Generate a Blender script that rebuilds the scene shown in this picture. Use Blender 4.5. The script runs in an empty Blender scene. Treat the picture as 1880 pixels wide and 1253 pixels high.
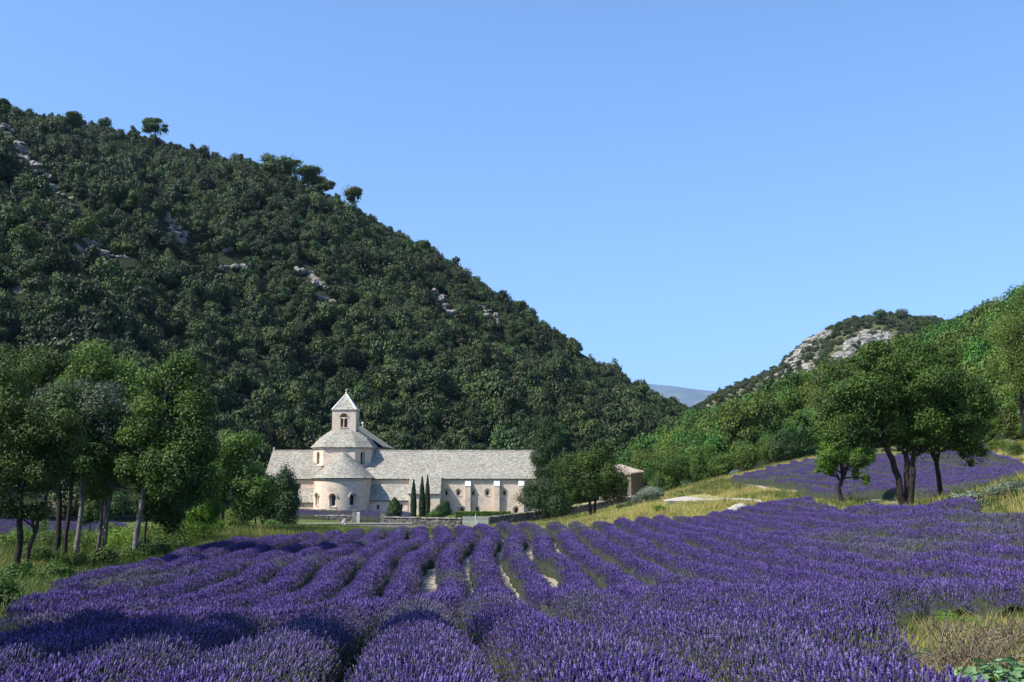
import bpy, math, random
import numpy as np
from mathutils import Vector

SC = bpy.context.scene
COL = SC.collection
rng = np.random.default_rng(7)

# ------------------------------------------------------------------ camera, sky, sun, exposure
F, CX, CY, HOR = 2000.0, 940.0, 626.5, 870.0
EYE = np.array([0.0, 0.0, 2.5])
PITCH = math.atan((HOR - CY) / F)
cam = bpy.data.objects.new("camera", bpy.data.cameras.new("camera"))
COL.objects.link(cam)
cam.location = EYE
cam.rotation_euler = (math.pi / 2 + PITCH, 0, 0)
cam.data.sensor_width = 36.0
cam.data.lens = 36.0 * F / 1880.0
cam.data.clip_start = 0.1
cam.data.clip_end = 30000.0
SC.camera = cam

SUN_EL, SUN_AZ = math.radians(46.0), math.radians(25.0)   # azimuth measured from -X towards the viewer
to_sun = Vector((-math.cos(SUN_EL) * math.cos(SUN_AZ), -math.cos(SUN_EL) * math.sin(SUN_AZ), math.sin(SUN_EL)))
world = bpy.data.worlds.new("World")
SC.world = world
world.use_nodes = True
wn = world.node_tree
sky = wn.nodes.new("ShaderNodeTexSky")
sky.sky_type = 'NISHITA'
sky.sun_disc = False
sky.sun_elevation = SUN_EL
sky.sun_rotation = math.atan2(to_sun.x, to_sun.y)
sky.altitude = 400
sky.air_density = 1.0
sky.dust_density = 0.8
sky.ozone_density = 2.0
# the sky is read a little above the true direction (less white at the horizon) and its blue deepened, the same all round
_tc = wn.nodes.new("ShaderNodeTexCoord"); _mp = wn.nodes.new("ShaderNodeMapping"); _mp.vector_type = 'POINT'
_mp.inputs['Scale'].default_value = (1, 1, .86); _mp.inputs['Location'].default_value = (0, 0, .11)
wn.links.new(_tc.outputs['Generated'], _mp.inputs[0]); wn.links.new(_mp.outputs[0], sky.inputs[0])
_mx = wn.nodes.new("ShaderNodeMix"); _mx.data_type = 'RGBA'; _mx.blend_type = 'MULTIPLY'; _mx.inputs[0].default_value = 1
_mx.inputs[7].default_value = (.97, 1.17, 1.42, 1)
wn.links.new(sky.outputs[0], _mx.inputs[6]); wn.links.new(_mx.outputs[2], wn.nodes["Background"].inputs[0])
wn.nodes["Background"].inputs[1].default_value = 0.106
sun = bpy.data.objects.new("sun", bpy.data.lights.new("sun", 'SUN'))
COL.objects.link(sun)
sun.data.energy = 5.0
sun.data.angle = math.radians(0.53)
sun.data.color = (1.0, 0.94, 0.85)
sun.rotation_euler = to_sun.to_track_quat('Z', 'Y').to_euler()
SC.view_settings.view_transform = 'Standard'
SC.view_settings.look = 'None'
SC.view_settings.exposure = 0.85
SC.view_settings.gamma = 1.0
SC.view_settings.use_curve_mapping = False
SC.render.engine = 'CYCLES'
SC.cycles.max_bounces = 6
SC.cycles.transparent_max_bounces = 4

# ------------------------------------------------------------------ helpers
_c, _s = math.cos(PITCH), math.sin(PITCH)


def at(px, py, Y):
    """the point seen at pixel (px, py) of the 1880x1253 photo, at distance Y"""
    u, v = (px - CX) / F, (CY - py) / F
    d = np.array([u, _c - v * _s, _s + v * _c])
    return EYE + d * (Y / d[1])


def project(P):
    P = np.asarray(P, float) - EYE
    z = P[..., 1] * _c + P[..., 2] * _s
    y = -P[..., 1] * _s + P[..., 2] * _c
    z = np.where(z < 0.01, 0.01, z)
    return CX + F * P[..., 0] / z, CY - F * y / z, z


def _hash(i, j, seed):
    n = (i * 374761393 + j * 668265263 + seed * 974634777) & 0x7fffffff
    n = ((n ^ (n >> 13)) * 1274126177) & 0x7fffffff
    return ((n ^ (n >> 16)) & 0xffff) / 65535.0


def noise2(x, y, seed=0):
    x = np.asarray(x, float); y = np.asarray(y, float)
    i = np.floor(x).astype(np.int64); j = np.floor(y).astype(np.int64)
    fx = x - i; fy = y - j
    fx = fx * fx * (3 - 2 * fx); fy = fy * fy * (3 - 2 * fy)
    a = _hash(i, j, seed); b = _hash(i + 1, j, seed); c = _hash(i, j + 1, seed); d = _hash(i + 1, j + 1, seed)
    return (a * (1 - fx) + b * fx) * (1 - fy) + (c * (1 - fx) + d * fx) * fy


def fbm(x, y, seed=0, octv=4):
    t = 0; a = 1; w = 0
    for k in range(octv):
        t = t + a * noise2(np.asarray(x) * 2 ** k, np.asarray(y) * 2 ** k, seed + k * 17); w += a; a *= .5
    return t / w


def in_poly(x, y, poly):
    x = np.asarray(x); y = np.asarray(y)
    r = np.zeros(x.shape, bool)
    n = len(poly)
    for k in range(n):
        x1, y1 = poly[k]; x2, y2 = poly[(k + 1) % n]
        c = ((y1 > y) != (y2 > y)) & (x < (x2 - x1) * (y - y1) / (y2 - y1 + 1e-12) + x1)
        r ^= c
    return r


def new_mesh(name, V, faces, mat=None, smooth=False, fv=None, pattr=None):
    """faces: list of int arrays (n,k). fv: per-face float (attribute 'v'). pattr: point attributes"""
    me = bpy.data.meshes.new(name)
    V = np.ascontiguousarray(V, dtype=np.float32)
    me.vertices.add(len(V))
    me.vertices.foreach_set("co", V.ravel())
    faces = [np.asarray(f, dtype=np.int32) for f in faces if len(f)]
    if faces:
        loops = np.concatenate([f.ravel() for f in faces])
        tot = np.concatenate([np.full(len(f), f.shape[1], np.int32) for f in faces])
        start = np.concatenate([[0], np.cumsum(tot)[:-1]]).astype(np.int32)
        me.loops.add(len(loops)); me.loops.foreach_set("vertex_index", loops)
        me.polygons.add(len(tot)); me.polygons.foreach_set("loop_start", start)
        me.polygons.foreach_set("use_smooth", np.full(len(tot), smooth, bool))
    me.update(calc_edges=True)
    if fv is not None and faces:
        a = me.attributes.new("v", 'FLOAT', 'FACE'); a.data.foreach_set("value", np.asarray(fv, np.float32))
    for k, arr in (pattr or {}).items():
        arr = np.asarray(arr)
        if arr.ndim == 2:
            a = me.attributes.new(k, 'FLOAT_VECTOR', 'POINT'); a.data.foreach_set("vector", arr.astype(np.float32).ravel())
        elif arr.dtype.kind in 'iu':
            a = me.attributes.new(k, 'INT', 'POINT'); a.data.foreach_set("value", arr.astype(np.int32))
        else:
            a = me.attributes.new(k, 'FLOAT', 'POINT'); a.data.foreach_set("value", arr.astype(np.float32))
    if mat is not None:
        me.materials.append(mat)
    return me


def obj(name, me, parent=None, loc=None, rotz=0.0, scale=None):
    o = bpy.data.objects.new(name, me)
    COL.objects.link(o)
    if parent is not None:
        o.parent = parent
    if loc is not None:
        o.location = tuple(float(c) for c in loc)
    if rotz:
        o.rotation_euler = (0, 0, float(rotz))
    if scale is not None:
        o.scale = scale if hasattr(scale, '__len__') else (scale,) * 3
    return o


def tag(o, label=None, cat=None, group=None, kind=None):
    if label: o['label'] = label
    if cat: o['category'] = cat
    if group: o['group'] = group
    if kind: o['kind'] = kind
    return o


def empty(name, loc, label, cat, group=None, rotz=0.0):
    return tag(obj(name, None, None, loc, rotz), label, cat, group)


class MB:
    """collects shapes into one mesh"""
    def __init__(self):
        self.V, self.F, self.n, self.fv = [], {3: [], 4: []}, 0, {3: [], 4: []}

    def add(self, V, faces, v=None):
        V = np.asarray(V, float)
        for f in faces:
            f = np.asarray(f, int)
            if f.size == 0: continue
            if f.ndim == 1: f = f[None]
            k = f.shape[1]
            if k > 4:
                for row in f:
                    tri = np.array([[row[0], row[i], row[i + 1]] for i in range(1, k - 1)])
                    self.F[3].append(tri + self.n); self.fv[3].append(np.full(len(tri), random.random() if v is None else v))
                continue
            self.F[k].append(f + self.n)
            vv = np.full(len(f), random.random()) if v is None else np.broadcast_to(v, (len(f),))
            self.fv[k].append(vv)
        self.V.append(V); self.n += len(V)
        return self

    def hexa(self, P, v=None):
        """8 corners: bottom 4 (ccw), top 4"""
        return self.add(P, [[[3, 2, 1, 0], [4, 5, 6, 7], [0, 1, 5, 4], [1, 2, 6, 5], [2, 3, 7, 6], [3, 0, 4, 7]]], v)

    def box(self, x0, x1, y0, y1, z0, z1, v=None):
        return self.hexa([(x0, y0, z0), (x1, y0, z0), (x1, y1, z0), (x0, y1, z0), (x0, y0, z1), (x1, y0, z1), (x1, y1, z1), (x0, y1, z1)], v)

    def prism(self, poly, y0, y1, v=None):
        """polygon in XZ (ccw seen from -Y) extruded from y0 to y1"""
        n = len(poly)
        A = [(p[0], y0, p[1]) for p in poly]; B = [(p[0], y1, p[1]) for p in poly]
        self.add(A + B, [[list(range(n))], [list(range(2 * n - 1, n - 1, -1))], [[i, i + n, (i + 1) % n + n, (i + 1) % n] for i in range(n)]], v)
        return self

    def tube(self, P, R, n=6, cap=True, v=None):
        P = np.asarray(P, float); R = np.broadcast_to(R, (len(P),))
        T = np.gradient(P, axis=0); T /= np.linalg.norm(T, axis=1)[:, None] + 1e-9
        a = np.array([1., 0, 0]) if abs(T[0][0]) < .8 else np.array([0, 1., 0])
        N = a - T * (T @ a)[:, None]; N /= np.linalg.norm(N, axis=1)[:, None] + 1e-9
        B = np.cross(T, N)
        th = np.linspace(0, 2 * math.pi, n, endpoint=False)
        V = (P[:, None] + R[:, None, None] * (np.cos(th)[None, :, None] * N[:, None] + np.sin(th)[None, :, None] * B[:, None])).reshape(-1, 3)
        q = []
        for i in range(len(P) - 1):
            for j in range(n):
                k = (j + 1) % n
                q.append([i * n + j, i * n + k, (i + 1) * n + k, (i + 1) * n + j])
        fs = [q]
        if cap:
            fs += [[list(range(n - 1, -1, -1))], [list(range((len(P) - 1) * n, len(P) * n))]]
        return self.add(V, fs, v)

    def lathe(self, prof, c, n=24, a0=0.0, a1=2 * math.pi, v=None):
        """profile [(r,z)] around vertical axis at c"""
        full = abs(a1 - a0 - 2 * math.pi) < 1e-6
        th = np.linspace(a0, a1, n, endpoint=not full)
        V = [(c[0] + r * math.cos(t), c[1] + r * math.sin(t), c[2] + z) for r, z in prof for t in th]
        q = []
        for i in range(len(prof) - 1):
            for j in range(n if full else n - 1):
                k = (j + 1) % n
                q.append([i * n + j, i * n + k, (i + 1) * n + k, (i + 1) * n + j])
        return self.add(V, [q], v)

    def mesh(self, name, mat, smooth=False):
        V = np.concatenate(self.V)
        fs = [np.concatenate(self.F[k]) for k in (3, 4) if self.F[k]]
        fv = np.concatenate([np.concatenate(self.fv[k]) for k in (3, 4) if self.F[k]])
        return new_mesh(name, V, fs, mat, smooth, fv)

    def build(self, name, mat, parent=None, smooth=False, loc=None, rotz=0.0):
        return obj(name, self.mesh(name, mat, smooth), parent, loc, rotz)


# ------------------------------------------------------------------ materials
def mat_new(name):
    m = bpy.data.materials.new(name); m.use_nodes = True
    return m, m.node_tree.nodes, m.node_tree.links, m.node_tree.nodes["Principled BSDF"]


def nd(nodes, t, **kw):
    n = nodes.new(t)
    for k, v in kw.items(): setattr(n, k, v)
    return n


ALB = .84   # all reflectances scaled together


def ramp(nodes, links, src, stops, k=None):
    k_ = ALB if k is None else k
    r = nodes.new("ShaderNodeValToRGB")
    e = r.color_ramp.elements
    while len(e) < len(stops): e.new(0.5)
    for i, (p, c) in enumerate(stops):
        e[i].position = p; e[i].color = (*(x * k_ for x in c), 1)
    links.new(src, r.inputs[0])
    return r.outputs[0]


def mixc(nodes, links, fac, a, b, mode='MIX'):
    m = nd(nodes, "ShaderNodeMix", data_type='RGBA', blend_type=mode)
    for s, i in ((fac, 0), (a, 6), (b, 7)):
        if hasattr(s, 'links'): links.new(s, m.inputs[i])
        elif isinstance(s, (tuple, list)): m.inputs[i].default_value = (*s, 1)
        else: m.inputs[i].default_value = s
    return m.outputs[2]


def noise_tex(nodes, links, scale, detail=4, rough=.55, coord='Object'):
    tc = nd(nodes, "ShaderNodeTexCoord")
    n = nd(nodes, "ShaderNodeTexNoise"); n.inputs['Scale'].default_value = scale; n.inputs['Detail'].default_value = detail
    n.inputs['Roughness'].default_value = rough
    links.new(tc.outputs[coord], n.inputs['Vector'])
    return n.outputs['Fac']


def geo_noise(nodes, links, scale, detail=4):
    tc = nd(nodes, "ShaderNodeNewGeometry")
    n = nd(nodes, "ShaderNodeTexNoise"); n.inputs['Scale'].default_value = scale; n.inputs['Detail'].default_value = detail
    links.new(tc.outputs['Position'], n.inputs['Vector'])
    return n.outputs['Fac']


def leaf_mat(name, dark, light, trans=0.25, hue=0.03, var=0.5, rough=.55, inst=False):
    m, N, L, B = mat_new(name)
    at_ = nd(N, "ShaderNodeAttribute", attribute_name="v")
    c = ramp(N, L, at_.outputs['Fac'], [(0.0, dark), (1.0, light)])
    oi = nd(N, "ShaderNodeObjectInfo")
    if inst:
        ia = nd(N, "ShaderNodeAttribute", attribute_name="tint", attribute_type='INSTANCER')
        rnd = ia.outputs['Fac']
    else:
        rnd = oi.outputs['Random']
    hs = nd(N, "ShaderNodeHueSaturation")
    for k, (lo, hi) in (('Hue', (.5 - hue, .5 + hue)), ('Value', (1 - var, 1 + var))):
        mr = nd(N, "ShaderNodeMapRange"); mr.inputs[3].default_value = lo; mr.inputs[4].default_value = hi
        if k == 'Value':
            ml = nd(N, "ShaderNodeMath", operation='MULTIPLY'); ml.inputs[1].default_value = 7.31
            fr = nd(N, "ShaderNodeMath", operation='FRACT')
            L.new(rnd, ml.inputs[0]); L.new(ml.outputs[0], fr.inputs[0]); L.new(fr.outputs[0], mr.inputs[0])
        else:
            L.new(rnd, mr.inputs[0])
        L.new(mr.outputs[0], hs.inputs[k])
    L.new(c, hs.inputs['Color'])
    L.new(hs.outputs[0], B.inputs['Base Color'])
    B.inputs['Roughness'].default_value = rough
    B.inputs['Specular IOR Level'].default_value = 0.25
    tr = nd(N, "ShaderNodeBsdfTranslucent"); L.new(hs.outputs[0], tr.inputs[0])
    mx = nd(N, "ShaderNodeMixShader"); mx.inputs[0].default_value = trans
    L.new(B.outputs[0], mx.inputs[1]); L.new(tr.outputs[0], mx.inputs[2])
    L.new(mx.outputs[0], N["Material Output"].inputs[0])
    return m


def plain_mat(name, a, b, scale=6.0, rough=.85, bump=0.0, use_v=True):
    m, N, L, B = mat_new(name)
    n = geo_noise(N, L, scale)
    c = ramp(N, L, n, [(0.3, a), (0.7, b)])
    if use_v:
        at_ = nd(N, "ShaderNodeAttribute", attribute_name="v")
        mr = nd(N, "ShaderNodeMapRange"); mr.inputs[3].default_value = .72; mr.inputs[4].default_value = 1.2
        L.new(at_.outputs['Fac'], mr.inputs[0])
        c = mixc(N, L, 1.0, c, (1, 1, 1), 'MULTIPLY')
        hs = nd(N, "ShaderNodeHueSaturation"); L.new(c, hs.inputs['Color']); L.new(mr.outputs[0], hs.inputs['Value']); c = hs.outputs[0]
    L.new(c, B.inputs['Base Color'])
    B.inputs['Roughness'].default_value = rough
    B.inputs['Specular IOR Level'].default_value = .2
    if bump:
        bp = nd(N, "ShaderNodeBump"); bp.inputs['Strength'].default_value = bump; bp.inputs['Distance'].default_value = .1
        L.new(geo_noise(N, L, scale * 4), bp.inputs['Height']); L.new(bp.outputs[0], B.inputs['Normal'])
    return m


def stone_wall_mat():
    m, N, L, B = mat_new("ashlar_stone")
    g = nd(N, "ShaderNodeNewGeometry")
    sx = nd(N, "ShaderNodeSeparateXYZ"); L.new(g.outputs['Position'], sx.inputs[0])
    ad = nd(N, "ShaderNodeMath", operation='ADD'); L.new(sx.outputs[0], ad.inputs[0]); L.new(sx.outputs[1], ad.inputs[1])
    cb = nd(N, "ShaderNodeCombineXYZ"); L.new(ad.outputs[0], cb.inputs[0]); L.new(sx.outputs[2], cb.inputs[1])
    br = nd(N, "ShaderNodeTexBrick"); L.new(cb.outputs[0], br.inputs['Vector'])
    br.inputs['Scale'].default_value = 1.0; br.inputs['Brick Width'].default_value = .62; br.inputs['Row Height'].default_value = .31
    br.inputs['Mortar Size'].default_value = .018; br.inputs['Bias'].default_value = -.1
    br.inputs['Color1'].default_value = (.62, .515, .41, 1); br.inputs['Color2'].default_value = (.71, .605, .50, 1)
    br.inputs['Mortar'].default_value = (.45, .37, .29, 1)
    n1 = geo_noise(N, L, .45, 6)
    st = ramp(N, L, n1, [(.30, (.72, .70, .68)), (.5, (1, 1, 1)), (.72, (1.0, .93, .86))], 1.0)
    c = mixc(N, L, 1.0, br.outputs[0], st, 'MULTIPLY')
    n2 = geo_noise(N, L, 5.0, 5)
    st2 = ramp(N, L, n2, [(.3, (.82, .82, .82)), (.7, (1.08, 1.06, 1.04))], 1.0)
    c = mixc(N, L, 1.0, c, st2, 'MULTIPLY')
    L.new(c, B.inputs['Base Color']); B.inputs['Roughness'].default_value = .9; B.inputs['Specular IOR Level'].default_value = .15
    bp = nd(N, "ShaderNodeBump"); bp.inputs['Strength'].default_value = .5; bp.inputs['Distance'].default_value = .05
    L.new(n2, bp.inputs['Height']); L.new(bp.outputs[0], B.inputs['Normal'])
    return m


M = {}
M['wall'] = stone_wall_mat()
M['trim'] = plain_mat("dressed_stone", (.50, .44, .36), (.60, .53, .44), 3.0)
M['tile'] = plain_mat("stone_tile", (.35, .33, .27), (.42, .395, .33), .35, bump=.15)
M['deck'] = plain_mat("roof_bed", (.16, .15, .13), (.22, .2, .17), 2.0)
M['dry'] = plain_mat("dry_stone", (.10, .095, .085), (.26, .24, .21), 1.7, bump=.4)
M['drycore'] = plain_mat("wall_core", (.035, .033, .03), (.06, .055, .05), 3)
M['render'] = plain_mat("grey_render", (.17, .16, .15), (.24, .23, .2), 1.0)
M['rock'] = plain_mat("limestone_rock", (.15, .14, .12), (.38, .36, .32), .6, bump=.6)
M['rockw'] = plain_mat("pale_boulder", (.28, .26, .22), (.52, .49, .44), 1.8, bump=.7)
M['gravel'] = plain_mat("pale_gravel", (.34, .30, .25), (.56, .51, .44), 5.0, bump=.7, use_v=False)
M['white'] = plain_mat("white_paint", (.60, .59, .56), (.70, .69, .66), 3.0)
M['bark'] = plain_mat("dark_bark", (.022, .017, .013), (.060, .049, .038), 5.0, bump=.6)
M['barkp'] = plain_mat("pale_bark", (.08, .072, .062), (.23, .21, .185), 4.0, bump=.6)
M['wood'] = plain_mat("brown_wood", (.10, .07, .045), (.15, .11, .07), 4.0)
M['ctile'] = plain_mat("clay_tile", (.26, .21, .16), (.42, .36, .29), 2.0)
M['barn'] = plain_mat("rubble_stone", (.14, .115, .09), (.30, .25, .20), 2.2, bump=.5)
m, N, L, B = mat_new("dark_glass"); B.inputs['Base Color'].default_value = (.012, .014, .018, 1); B.inputs['Roughness'].default_value = .15; M['glass'] = m
m, N, L, B = mat_new("alabaster_pane"); B.inputs['Base Color'].default_value = (.5, .33, .2, 1); B.inputs['Roughness'].default_value = .5; M['pane'] = m

M['oak'] = leaf_mat("oak_leaf", (.018, .045, .008), (.100, .180, .026), .24, .02, .25)
M['grove'] = leaf_mat("grove_leaf", (.024, .062, .010), (.185, .290, .050), .30, .025, .25)
M['bright'] = leaf_mat("bright_leaf", (.07, .14, .012), (.19, .33, .035), .4, .02, .2)
M['silver'] = leaf_mat("silver_leaf", (.075, .105, .06), (.17, .21, .135), .15, .02, .15)
M['olive'] = leaf_mat("olive_leaf", (.10, .135, .085), (.27, .32, .23), .15, .015, .1)
M['conifer'] = leaf_mat("conifer_leaf", (.010, .032, .009), (.060, .118, .026), .12, .015, .2)
M['cypress'] = leaf_mat("cypress_leaf", (.010, .026, .010), (.028, .058, .018), .08, .01, .15)
M['hill'] = leaf_mat("holm_oak_leaf", (.005, .016, .007), (.084, .126, .032), .12, .03, .55)
M['hilli'] = leaf_mat("holm_oak_leaf_wood", (.005, .016, .007), (.084, .126, .032), .12, .03, .55, inst=True)
M['wood_r'] = leaf_mat("wood_leaf", (.022, .055, .008), (.110, .200, .028), .22, .035, .35)
M['wood_ri'] = leaf_mat("wood_leaf_mass", (.022, .055, .008), (.110, .200, .028), .22, .035, .35, inst=True)
M['scrub'] = leaf_mat("scrub_leaf", (.035, .055, .022), (.085, .11, .045), .1, .03, .35, inst=True)
M['pine'] = leaf_mat("pine_needle", (.026, .055, .012), (.115, .170, .035), .15, .02, .2)
M['dryg'] = leaf_mat("dry_grass_blade", (.25, .21, .05), (.58, .52, .17), .3, .03, .35, inst=True)
M['greeng'] = leaf_mat("green_grass_blade", (.045, .085, .014), (.17, .23, .05), .35, .04, .35, inst=True)
M['deadb'] = leaf_mat("dead_twig", (.08, .06, .04), (.34, .26, .17), .05, .01, .2)
M['weed'] = leaf_mat("weed_leaf", (.10, .20, .08), (.22, .38, .17), .3, .01, .1)


def lav_mat(name, stem):
    m, N, L, B = mat_new(name)
    ia = nd(N, "ShaderNodeAttribute", attribute_name="tint", attribute_type='INSTANCER')
    v = nd(N, "ShaderNodeAttribute", attribute_name="v")
    if stem:
        c = ramp(N, L, v.outputs['Fac'], [(0, (.06, .09, .03)), (1, (.24, .27, .15))])
    else:
        a = ramp(N, L, v.outputs['Fac'], [(0, (.024, .010, .075)), (.5, (.096, .050, .265)), (1, (.29, .20, .57))])
        b = ramp(N, L, v.outputs['Fac'], [(0, (.07, .085, .05)), (.5, (.13, .13, .16)), (1, (.27, .27, .24))])
        c = mixc(N, L, ia.outputs['Fac'], a, b)
    L.new(c, B.inputs['Base Color']); B.inputs['Roughness'].default_value = .7; B.inputs['Specular IOR Level'].default_value = .15
    tr = nd(N, "ShaderNodeBsdfTranslucent"); L.new(c, tr.inputs[0])
    mx = nd(N, "ShaderNodeMixShader"); mx.inputs[0].default_value = .2
    L.new(B.outputs[0], mx.inputs[1]); L.new(tr.outputs[0], mx.inputs[2]); L.new(mx.outputs[0], N["Material Output"].inputs[0])
    return m


M['lav'] = lav_mat("lavender_flower", False)
M['lavs'] = lav_mat("lavender_stem", True)
M['mound'] = plain_mat("lavender_foliage", (.022, .030, .018), (.060, .072, .042), 9.0, bump=.6, use_v=False)


def ground_mat():
    m, N, L, B = mat_new("ground_soil_and_grass")
    soil = nd(N, "ShaderNodeAttribute", attribute_name="soil")
    green = nd(N, "ShaderNodeAttribute", attribute_name="green")
    n1 = geo_noise(N, L, .35, 6); n2 = geo_noise(N, L, 6.0, 6); n3 = geo_noise(N, L, 30.0, 3)
    dry = ramp(N, L, n2, [(.3, (.24, .20, .07)), (.7, (.44, .38, .16))])
    gr = ramp(N, L, n2, [(.3, (.045, .075, .016)), (.7, (.12, .16, .04))])
    f = nd(N, "ShaderNodeMath", operation='MULTIPLY_ADD'); L.new(n1, f.inputs[0]); f.inputs[1].default_value = 1.6; f.inputs[2].default_value = -.8
    f2 = nd(N, "ShaderNodeMath", operation='ADD', use_clamp=True); L.new(f.outputs[0], f2.inputs[0]); L.new(green.outputs['Fac'], f2.inputs[1])
    g = mixc(N, L, f2.outputs[0], dry, gr)
    so = ramp(N, L, n3, [(.25, (.26, .215, .16)), (.6, (.46, .40, .32)), (.75, (.56, .51, .43))])
    c = mixc(N, L, soil.outputs['Fac'], g, so)
    L.new(c, B.inputs['Base Color']); B.inputs['Roughness'].default_value = .95; B.inputs['Specular IOR Level'].default_value = .1
    bp = nd(N, "ShaderNodeBump"); bp.inputs['Strength'].default_value = .7; bp.inputs['Distance'].default_value = .08
    L.new(n3, bp.inputs['Height']); L.new(bp.outputs[0], B.inputs['Normal'])
    return m


M['ground'] = ground_mat()


def hill_mat(name, rock_lo, rock_hi, dark, light):
    m, N, L, B = mat_new(name)
    n1 = geo_noise(N, L, .05, 8); n2 = geo_noise(N, L, .6, 6)
    a = ramp(N, L, n2, [(.3, dark), (.7, light)])
    r = ramp(N, L, n2, [(.3, (.20, .18, .15)), (.7, (.40, .37, .32))])
    f = nd(N, "ShaderNodeMapRange"); f.inputs[1].default_value = rock_lo; f.inputs[2].default_value = rock_hi
    L.new(n1, f.inputs[0])
    L.new(mixc(N, L, f.outputs[0], a, r), B.inputs['Base Color'])
    B.inputs['Roughness'].default_value = .95; B.inputs['Specular IOR Level'].default_value = .1
    return m


M['hillg'] = hill_mat("hill_undergrowth", .62, .70, (.012, .018, .008), (.030, .038, .016))
M['hillr'] = hill_mat("stony_hill", .56, .66, (.05, .06, .025), (.13, .13, .06))
M['ridge'] = plain_mat("far_forest", (.03, .045, .025), (.13, .13, .09), .0025, use_v=False)


# ------------------------------------------------------------------ instanced ground cover ("stuff" only): shapes and points live in one mesh
_trees = {}


def inst_tree(nv):
    if nv in _trees: return _trees[nv]
    ng = bpy.data.node_groups.new(f"scatter_{nv}", 'GeometryNodeTree')
    ng.interface.new_socket("Geometry", in_out='INPUT', socket_type='NodeSocketGeometry')
    ng.interface.new_socket("Geometry", in_out='OUTPUT', socket_type='NodeSocketGeometry')
    N, L = ng.nodes, ng.links
    gi, go = N.new("NodeGroupInput"), N.new("NodeGroupOutput")

    def named(name, typ):
        n = N.new("GeometryNodeInputNamedAttribute"); n.data_type = typ; n.inputs[0].default_value = name
        return n.outputs[0]

    def sel(k):
        c = N.new("FunctionNodeCompare"); c.data_type = 'INT'; c.operation = 'EQUAL'
        L.new(named("var", 'INT'), [i for i in c.inputs if i.type == 'INT' and i.name == 'A'][0])
        [i for i in c.inputs if i.type == 'INT' and i.name == 'B'][0].default_value = k
        s = N.new("GeometryNodeSeparateGeometry"); s.domain = 'POINT'
        L.new(gi.outputs[0], s.inputs[0]); L.new(c.outputs[0], s.inputs[1])
        return s.outputs[0]
    join = N.new("GeometryNodeJoinGeometry")
    for k in range(nv - 1, -1, -1):
        g = N.new("GeometryNodeGeometryToInstance"); L.new(sel(k), g.inputs[0]); L.new(g.outputs[0], join.inputs[0])
    iop = N.new("GeometryNodeInstanceOnPoints")
    L.new(sel(-1), iop.inputs['Points']); L.new(join.outputs[0], iop.inputs['Instance'])
    iop.inputs['Pick Instance'].default_value = True
    L.new(named("pick", 'INT'), iop.inputs['Instance Index'])
    e2r = N.new("FunctionNodeEulerToRotation"); L.new(named("rot", 'FLOAT_VECTOR'), e2r.inputs[0]); L.new(e2r.outputs[0], iop.inputs['Rotation'])
    L.new(named("scl", 'FLOAT_VECTOR'), iop.inputs['Scale'])
    L.new(iop.outputs[0], go.inputs[0])
    _trees[nv] = ng
    return ng


def scatter(name, variants, P, rot, scl, pick, tint, mats, parent=None):
    """variants: list of (V, [quads...], fv, matidx per face)"""
    P = np.asarray(P, float); n = len(P)
    scl = np.asarray(scl, float)
    if scl.ndim == 1: scl = np.repeat(scl[:, None], 3, 1)
    Vs, F3, F4, a3, a4, m3, m4 = [P], [], [], [], [], [], []
    var = [np.full(n, -1)]
    base = n
    for k, (V, fs, fvs, ms) in enumerate(variants):
        Vs.append(V); var.append(np.full(len(V), k))
        for f, fv, mi in zip(fs, fvs, ms):
            (F3 if f.shape[1] == 3 else F4).append(f + base); (a3 if f.shape[1] == 3 else a4).append(fv); (m3 if f.shape[1] == 3 else m4).append(mi)
        base += len(V)
    V = np.concatenate(Vs); nt = len(V)
    pad = lambda a, w=None: np.concatenate([a, np.zeros((nt - n,) + a.shape[1:], a.dtype)])
    fs = ([np.concatenate(F3)] if F3 else []) + ([np.concatenate(F4)] if F4 else [])
    fv = np.concatenate((a3 + a4)); mi = np.concatenate((m3 + m4)).astype(np.int32)
    me = new_mesh(name, V, fs, None, False, fv, {
        'var': np.concatenate(var).astype(np.int32), 'rot': pad(np.asarray(rot, float)), 'scl': pad(scl),
        'pick': pad(np.asarray(pick, np.int32)), 'tint': pad(np.asarray(tint, float))})
    for mt in mats: me.materials.append(mt)
    me.polygons.foreach_set("material_index", mi)
    o = obj(name, me, parent)
    o['kind'] = 'stuff'
    md = o.modifiers.new("scatter", 'NODES'); md.node_group = inst_tree(len(variants))
    return o


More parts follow.
